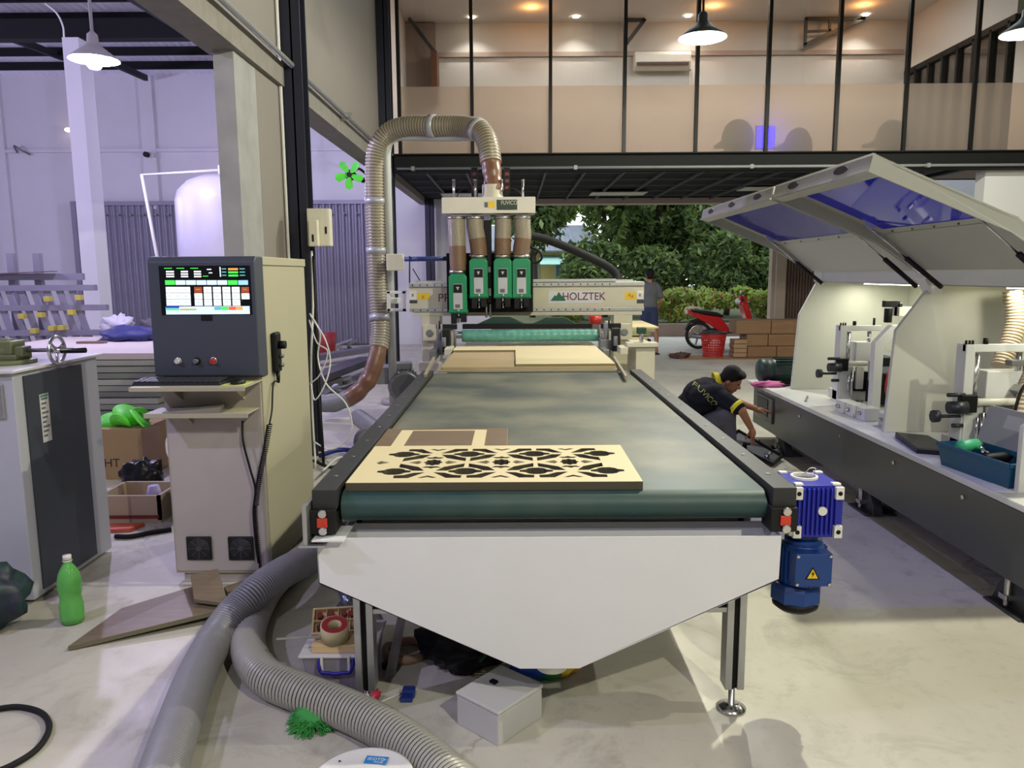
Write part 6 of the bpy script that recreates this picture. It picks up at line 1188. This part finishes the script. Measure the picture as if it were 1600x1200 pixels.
# green duster, pink and blue bits
def fluff(c, r_, m, n_, lab_, name, cat):
    b = MB(); b.ball((0,0,r_*.45), (r_*.8, r_*.7, r_*.42), 16, 10, wob=.3)
    for k in range(n_):
        u = random.uniform(0, 2*PI); v_ = random.uniform(.0, 1); e = math.acos(v_); d = V((math.sin(e)*math.cos(u), math.sin(e)*math.sin(u), math.cos(e)*.62)); p = d*r_*.6; q_ = d*r_*random.uniform(.95, 1.15) + V((random.uniform(-.01,.01),)*2 + (0,)); q_.z = max(q_.z + .0, .004)
        b.cyl(p + V((0,0,r_*.15)), q_, .0035, .002, n=4, caps=False)
    b.v = [v + V(c) for v in b.v]; o = b.build(name, m, None); return tag(o, lab_, cat)
q = P(489, 1138, Z=0); fluff((q.x, q.y+.03, 0), .092, mat('duster_green', (64,156,78), .9), 700, 'fluffy green duster head beside the bright-ribbed hose', 'duster', 'duster')
q = P(578, 1100, Z=0); b = MB(); b.M = Matrix.Translation((q.x, q.y+.02, 0)); b.ball((0,0,.022), (.035,.03,.026), 18, 10, wob=.7); tag(b.build('pink_wrapper', mat('pink_red', (214,52,92), .5), None), 'crumpled pink-red wrapper at the foot of the near left leg', 'wrapper')
q = P(638, 1092, Z=0); b = MB().box(q.x-.025, q.x+.025, q.y, q.y+.04, 0, .035).box(q.x-.03, q.x+.02, q.y-.03, q.y+.0, 0, .018); tag(b.build('blue_clamp', mat('bit_blue', (28,48,130), .4), None, .006), 'small blue plastic piece on the floor left of the black bag', 'clamp')
q0, q1 = P(592, 1098, Z=.006), P(630, 1082, Z=.006); tag(MB().cyl(q0, q1, .004, n=8).build('white_stick', white, None), 'white stick between the pink wrapper and the blue piece', 'stick')
o = MB().lathe([(.045,.0),(.058,.0),(.058,.02),(.045,.02),(.045,0)], (-.46, 2.95, .76), 'y', n=24); q = P(620, 828, Y=3.0)
tag(MB().tube(cr([P(603,828,Y=3.05),P(612,821,Y=3.05),P(628,820,Y=3.05),P(638,830,Y=3.05),P(640,842,Y=3.05),P(625,850,Y=3.05),P(606,842,Y=3.05)], 6, True), .012, 8, closed=True).build('black_cable', black, None), 'coil of black cable hanging under the belt front left', 'cable')
# ================================================================ BACK OF THE HALL AND OUTDOORS
def P0(px, py): return P(px, py, Z=0)
q = P0(1118, 560); bk = thing('laundry_basket', 'red latticed plastic basket with dark rim before the motorbike', 'basket', (q.x, q.y+.2, 0)); rb, rt_, hh = .185, .245, .50
b = MB().lathe([(0,.0),(rb,.0),(rb,.03),(rb-.008,.03),(0,.012)], n=32)
for k in range(30): a = 2*PI*k/30; b.bar((rb*math.cos(a), rb*math.sin(a), .02), (rt_*math.cos(a), rt_*math.sin(a), hh-.03), .015, .008, up=(math.cos(a), math.sin(a), 0))
for k in range(9):
    z = .05+.047*k; r_ = rb + (rt_-rb)*z/hh; b.lathe([(r_+.004, z-.007), (r_+.004, z+.007), (r_-.004, z+.007), (r_-.004, z-.007), (r_+.004, z-.007)], n=32)
part(b, 'basket_body', red, bk); part(MB().lathe([(rt_-.01,hh-.035),(rt_+.03,hh-.03),(rt_+.035,hh-.01),(rt_+.01,hh),(rt_-.02,hh-.005),(rt_-.01,hh-.035)], n=32), 'rim', mat('rim_dark', (36,34,42), .4), bk)
# cartons
q = P0(1165, 561); cy = q.y + .1; carm = mat('crate_brown', (140,108,76), .75, rgb2=(108,80,56), scale=3, stretch=(1,1,8)); x_ = lambda px: P(px, 540, Y=cy).x
zs = [P(1200, y, Y=cy).z for y in (560, 541, 522, 500)]; zs[0] = .02
lab_c = ['lowest layer', 'middle layer', 'topmost layer']
for k in range(3):
    xs = [[x_(1168), x_(1214), x_(1214)+1.3], [x_(1166), x_(1200), x_(1200)+1.6], [x_(1149), x_(1204), x_(1204)+1.5]][k]
    for j in range(2): tag(MB().box(xs[j]+.006, xs[j+1]-.006, cy, cy+.5, zs[k]+.004, zs[k+1]-.004).build('carton', carm, None, .01), 'long brown carton, %s, %s of the pile by the shutter post' % (lab_c[k], ['left end', 'right end'][j]), 'carton', 'cartons piled by the shutter')
b = MB()
for k in range(4): z = .03+.085*k; b.box(x_(1146)+.01*(k%2), x_(1167), cy-.02, cy+.3, z, z+.078)
tag(b.build('timber_offcuts', mat('timber_pale', (150,120,92), .7), None, .006), 'short pile of pale timber ends left of the cartons', 'timber')
tag(MB().box(x_(1062), x_(1215), cy-.25, cy+.5, .0, .018).build('flat_board', mat('board_brown', (146,116,86), .7), None), 'flat brown board on the floor under the cartons and basket', 'board')
b = MB(); b.M = Matrix.Translation((x_(1064), cy+.1, .018)); b.ball((0,0,.04), (.20,.16,.05), 20, 10, wob=.8); tag(b.build('brown_cloth', mat('cloth_brown', (84,58,50), .9), None), 'dark brown cloth at the left end of the flat board', 'cloth')
# motorbike
q = P0(1093, 546); mx, my = q.x, q.y + .12
mb_ = thing('motorbike', 'red and black motor scooter parked behind the basket and cartons', 'motorbike', (mx, my, 0)); mred = mat('bike_red', (176,24,30), .25, coat=.5); 
for x in (0, 1.22):
    wv = thing('wheel', '', '', (0,0,0)) if False else None
    b = MB().lathe([(.235,-.035),(.27,-.045),(.292,-.02),(.295,0),(.292,.02),(.27,.045),(.235,.035),(.235,-.035)], (x, 0, .295), 'y', n=40); ty_ = part(b, 'tyre', rubber, mb_)
    b = MB().lathe([(.215,-.03),(.237,-.03),(.237,.03),(.215,.03),(.215,-.03)], (x, 0, .295), 'y', n=40).lathe([(0,-.05),(.05,-.05),(.05,.05),(0,.05)], (x, 0, .295), 'y', n=20)
    for k in range(6): a = 2*PI*k/6; b.bar((x+.04*math.cos(a), 0, .295+.04*math.sin(a)), (x+.22*math.cos(a+.25), 0, .295+.22*math.sin(a+.25)), .035, .03, up=(0,1,0))
    part(b, 'wheel_rim', steel, ty_)
b = MB().prism([(-.10,.78),(-.22,.86),(-.28,.85),(-.24,.76),(-.05,.66),(.22,.52),(.40,.40),(.62,.36),(.66,.42),(.52,.60),(.44,.70),(.15,.74)], 'y', -.11, .11); part(b, 'tail_body', mred, mb_, .03)
part(MB().prism([(-.16,.80),(-.20,.86),(.1,.84),(.36,.80),(.52,.72),(.48,.68),(.15,.74)], 'y', -.12, .12), 'seat', black, mb_, .03)
part(MB().box(-.30,-.26,-.07,.07,.76,.85), 'tail_light', mat('lens_pale', (226,190,180), .3), mb_, .01); part(MB().tube(cr([(-.28,-.08,.88),(-.10,-.1,.90),(.02,-.1,.87)],5),.014,8).tube(cr([(-.28,.08,.88),(-.10,.1,.90),(.02,.1,.87)],5),.014,8), 'grab_rail', lgrey, mb_)
part(MB().prism([(-.30,.42),(-.20,.62),(.0,.66),(.15,.58),(.1,.54),(-.02,.60),(-.18,.56),(-.27,.40)], 'y', -.06, .06), 'mudguard', black, mb_, .01)
part(MB().prism([(-.05,.25),(.5,.22),(.6,.35),(.3,.45),(.05,.40)], 'y', -.10, .10), 'engine', blacksteel, mb_, .03); part(MB().cyl((-.18,-.14,.30),(.35,-.14,.24),.055,.035,n=16), 'exhaust', dsteel, mb_)
part(MB().prism([(.60,.34),(.98,.34),(1.02,.42),(.95,.44),(.66,.42)], 'y', -.13, .13), 'foot_board', black, mb_, .02)
part(MB().prism([(.96,.38),(1.04,.36),(1.12,.62),(1.02,.95),(.90,1.02),(.86,.98),(.98,.66)], 'y', -.17, .17), 'leg_shield', mred, mb_, .03)
part(MB().prism([(.80,.98),(.98,.96),(1.02,1.08),(.92,1.16),(.80,1.12)], 'y', -.13, .13), 'headset', mred, mb_, .04); part(MB().ball((.82,-.05,1.03),(.07,.09,.07),18,12), 'instrument_cover', lgrey, mb_)
part(MB().cyl((.86,-.34,1.06),(.86,.34,1.06),.017,n=12), 'handlebar', black, mb_)
for y in (-.26,.26): m_ = part(MB().cyl((.86,y,1.06),(.80,y*1.15,1.20),.008,n=8), 'mirror_stem', black, mb_); part(MB().ball((.79,y*1.18,1.23),(.02,.06,.045),16,10), 'mirror', steel if y < 0 else black, m_)
part(MB().bar((1.03,.0,.72),(1.22,.0,.30),.10,.05), 'fork', dsteel, mb_, .01); part(MB().lathe([(.30,-.06),(.32,-.04),(.32,.04),(.30,.06)], (1.22,0,.31), 'y', n=40), 'front_mudguard', mred, mb_); part(MB().bar((.45,-.1,.28),(.50,-.22,.0),.02,.02), 'side_stand', black, mb_)
# trees, bushes and a house outside
def leafm(name, c, tr_):
    m = mat(name, c, .6, var=.3, scale=1.2); nt = m.node_tree; N = nt.nodes; L = nt.links; b = N['Principled BSDF']; out = [n for n in N if n.type == 'OUTPUT_MATERIAL'][0]
    t = N.new('ShaderNodeBsdfTranslucent'); t.inputs[0].default_value = lin(tr_); x = N.new('ShaderNodeMixShader'); x.inputs[0].default_value = .45; L.new(b.outputs[0], x.inputs[1]); L.new(t.outputs[0], x.inputs[2]); L.new(x.outputs[0], out.inputs[0]); return m
lf = [leafm('leaf_mid', (116,136,86), (140,160,84)), leafm('leaf_light', (156,170,110), (170,186,100)), leafm('leaf_dark', (86,106,70), (100,124,70))]; bark = mat('bark', (72,60,48), .9, bump=.5, scale=12)
def leaves(c, rad, n_, sz, mix, clumps=14, flat=.9):
    vs = []; fs = []; mi = []; cl = []
    for k in range(clumps):
        while True:
            d = V((random.uniform(-1,1), random.uniform(-1,1), random.uniform(-1,1)))
            if d.length < 1: break
        cl.append((V((d.x*rad[0]*.72, d.y*rad[1]*.72, d.z*rad[2]*.72)), random.uniform(.34,.55)))
    for k in range(n_):
        cc_, cr_ = random.choice(cl); d = V((random.gauss(0,1), random.gauss(0,1), random.gauss(0,1))).normalized()*random.uniform(.55,1)
        p = V(c) + cc_ + V((d.x*rad[0], d.y*rad[1], d.z*rad[2]))*cr_
        a = Euler((random.uniform(-1.1,1.1), random.uniform(-1.1,1.1), random.uniform(0,6.28))).to_matrix(); s_ = sz*random.uniform(.6,1.3)
        i0 = len(vs); vs += [p + a @ V(t) for t in ((-s_,0,0),(0,-s_*.42,s_*.12),(s_,0,0),(0,s_*.42,s_*.12))]; fs += [(i0,i0+1,i0+2,i0+3)]; mi.append(random.choices((0,1,2), mix)[0])
    return vs, fs, mi
def tree(name, lab_, c, base, rad, n_, sz, mix, trunk=.10, cat='tree', clumps=14, g='greenery outside', mats=None):
    t = thing(name, lab_, cat, (c[0], c[1], base), group=g); vs, fs, mi = leaves((0,0,c[2]-base), rad, n_, sz, mix, clumps)
    b = MB(); b.v = vs; b.f = fs; b.mi = mi; b.sm = [False]*len(fs); b.build('foliage', mats or lf, t, weld=False)
    if trunk:
        h = c[2]-base; b = MB().tube(cr([(0,0,0),(.08,.0,h*.35),(-.05,.05,h*.7),(.05,0,h*1.1)], 6), [trunk*(1-.5*i/18) for i in range(19)], 10)
        for k in range(4): a = 1.6*k; b.tube([(0,0,h*(.45+.12*k)), (rad[0]*.4*math.cos(a), rad[1]*.4*math.sin(a), h*(.75+.12*k))], [trunk*.4, trunk*.15], 7)
        b.build('trunk', bark, t)
    return t
random.seed(11)
TR = [((.6,24.5,4.3),(2.0,1.5,2.1),5500,(3,2,3),'leafy green tree above the tiled house roof, left of the doorway view'),((2.9,24.5,4.9),(1.9,1.5,2.2),6000,(4,3,2),'bright green tree over the curved black cable loom'),
  ((4.9,26.5,3.7),(1.9,1.4,2.6),7000,(4,2,3),'drooping mid green tree behind the walking person'),((6.9,25,3.4),(1.7,1.3,2.5),7000,(3,3,2),'yellowish green bushy tree above the parked scooter'),
  ((9.2,25,3.4),(1.8,1.3,2.6),6000,(4,3,3),'dense green tree beside the shutter post'),((12.0,26,4.2),(2.4,1.5,2.8),2500,(3,3,3),'tree hidden mostly behind the brown shutter'),
  ((-2.6,26,4.6),(2.4,1.5,2.4),2500,(3,2,3),'tree mostly hidden by the router heads'),((5.6,33,4.6),(2.9,1.8,3.2),6000,(3,4,2),'tall pale tree in the second row behind the drooping one'),((10.2,33,4.4),(3.4,1.8,3.6),7000,(3,4,2),'tall pale tree in the second row near the shutter post'),((2.6,38,6.0),(3.0,1.8,2.6),4500,(3,4,2),'tree rising behind the yellow house'),((16.0,31,5),(3,1.8,3),1500,(3,3,2),'far tree beyond the shutter')]
for c, rad, n_, mix, lb in TR: tree('tree', lb, c, .26, rad, n_, .17 if c[1] < 30 else .26, mix, .10)
BU = [((1.6,21.6,.75),'low leafy bush left of the walking person'),((3.3,21.8,.80),'low bush just behind the walking person'),((4.7,21.4,.72),'low yellow-green bush left of the scooter'),((6.0,21.8,.85),'low bush behind the scooter seat'),((7.3,21.5,.8),'low bush by the scooter mirrors'),((8.7,21.8,.9),'low bush beside the shutter post outside'),((2.4,23,1.3),'shrub under the bright green tree'),((4.4,23.6,1.5),'dark shrub behind the walking person'),((6.6,23.4,1.6),'dark shrub beyond the scooter'),((8.8,23.6,1.6),'dark shrub near the shutter post')]
redl = mat('leaf_red', (150,60,50), .6, var=.2)
for k, (c, lb) in enumerate(BU): tree('bush', lb, c, .26, (.95,.6,.5) if k < 6 else (1.5,.7,1.3), 1800 if k < 6 else 3600, .09 if k < 6 else .14, (3,5,1) if k < 6 else (4,1,4), 0, 'bush', 8, mats=[lf[1], leafm('leaf_lime', (160,180,90), (170,190,80)), redl] if k < 6 else lf)
hs = thing('house', 'small yellow house with grey-blue tiled roof behind the trees', 'house', (1.2, 30, .26), world=True)
tile = mat('roof_tiles', (96,100,112), .6, rgb2=(132,136,146), scale=1, stretch=(14,1,1), detail=0)
def YP(px, py, y=30): return P(px, py, Y=y)
zr0, zr1 = YP(870, 392).z, YP(870, 352, 33).z
part(MB().box(-2.0, 3.2, 30, 35, .26, zr0), 'wall', mat('house_yellow', (226,206,140), .8), hs); part(MB().hexa([(-2.3,29.6,zr0-.06),(3.5,29.6,zr0-.06),(3.0,33,zr1-.06),(-2,33,zr1-.06),(-2.3,29.6,zr0),(3.5,29.6,zr0),(3.0,33,zr1),(-2,33,zr1)]), 'roof', tile, hs)
for x in (.7, 1.9): w_ = part(MB().box(x-.3, x+.3, 29.96, 30.0, 1.3, 2.1), 'window', mat('frame_pale', (200,206,206), .6), hs); part(MB().box(x-.25, x+.25, 29.94, 29.96, 1.35, 2.05), 'pane', mat('pane_blue', (110,130,150), .2), w_)
part(MB().hexa([(1.0,29.0,1.95),(3.3,29.0,1.95),(3.3,30,2.3),(1.0,30,2.3),(1.0,29.0,1.98),(3.3,29.0,1.98),(3.3,30,2.33),(1.0,30,2.33)]), 'awning', mat('awning_mint', (170,214,200), .6), hs); part(MB().box(3.2,4.3,30.5,32,.26,1.9), 'brick_annex', mat('annex_brick', (176,110,84), .8), hs)
for x in (2.2, 3.0): tag(MB().cyl((x, 26.5, .26), (x, 26.5, 2.2 if x < 2.5 else 1.6), .05, n=10).build('pole', lgrey, None), ['pale pole standing before the yellow house', 'shorter pale pole right of the first one'][x > 2.5], 'pole', 'poles outside')
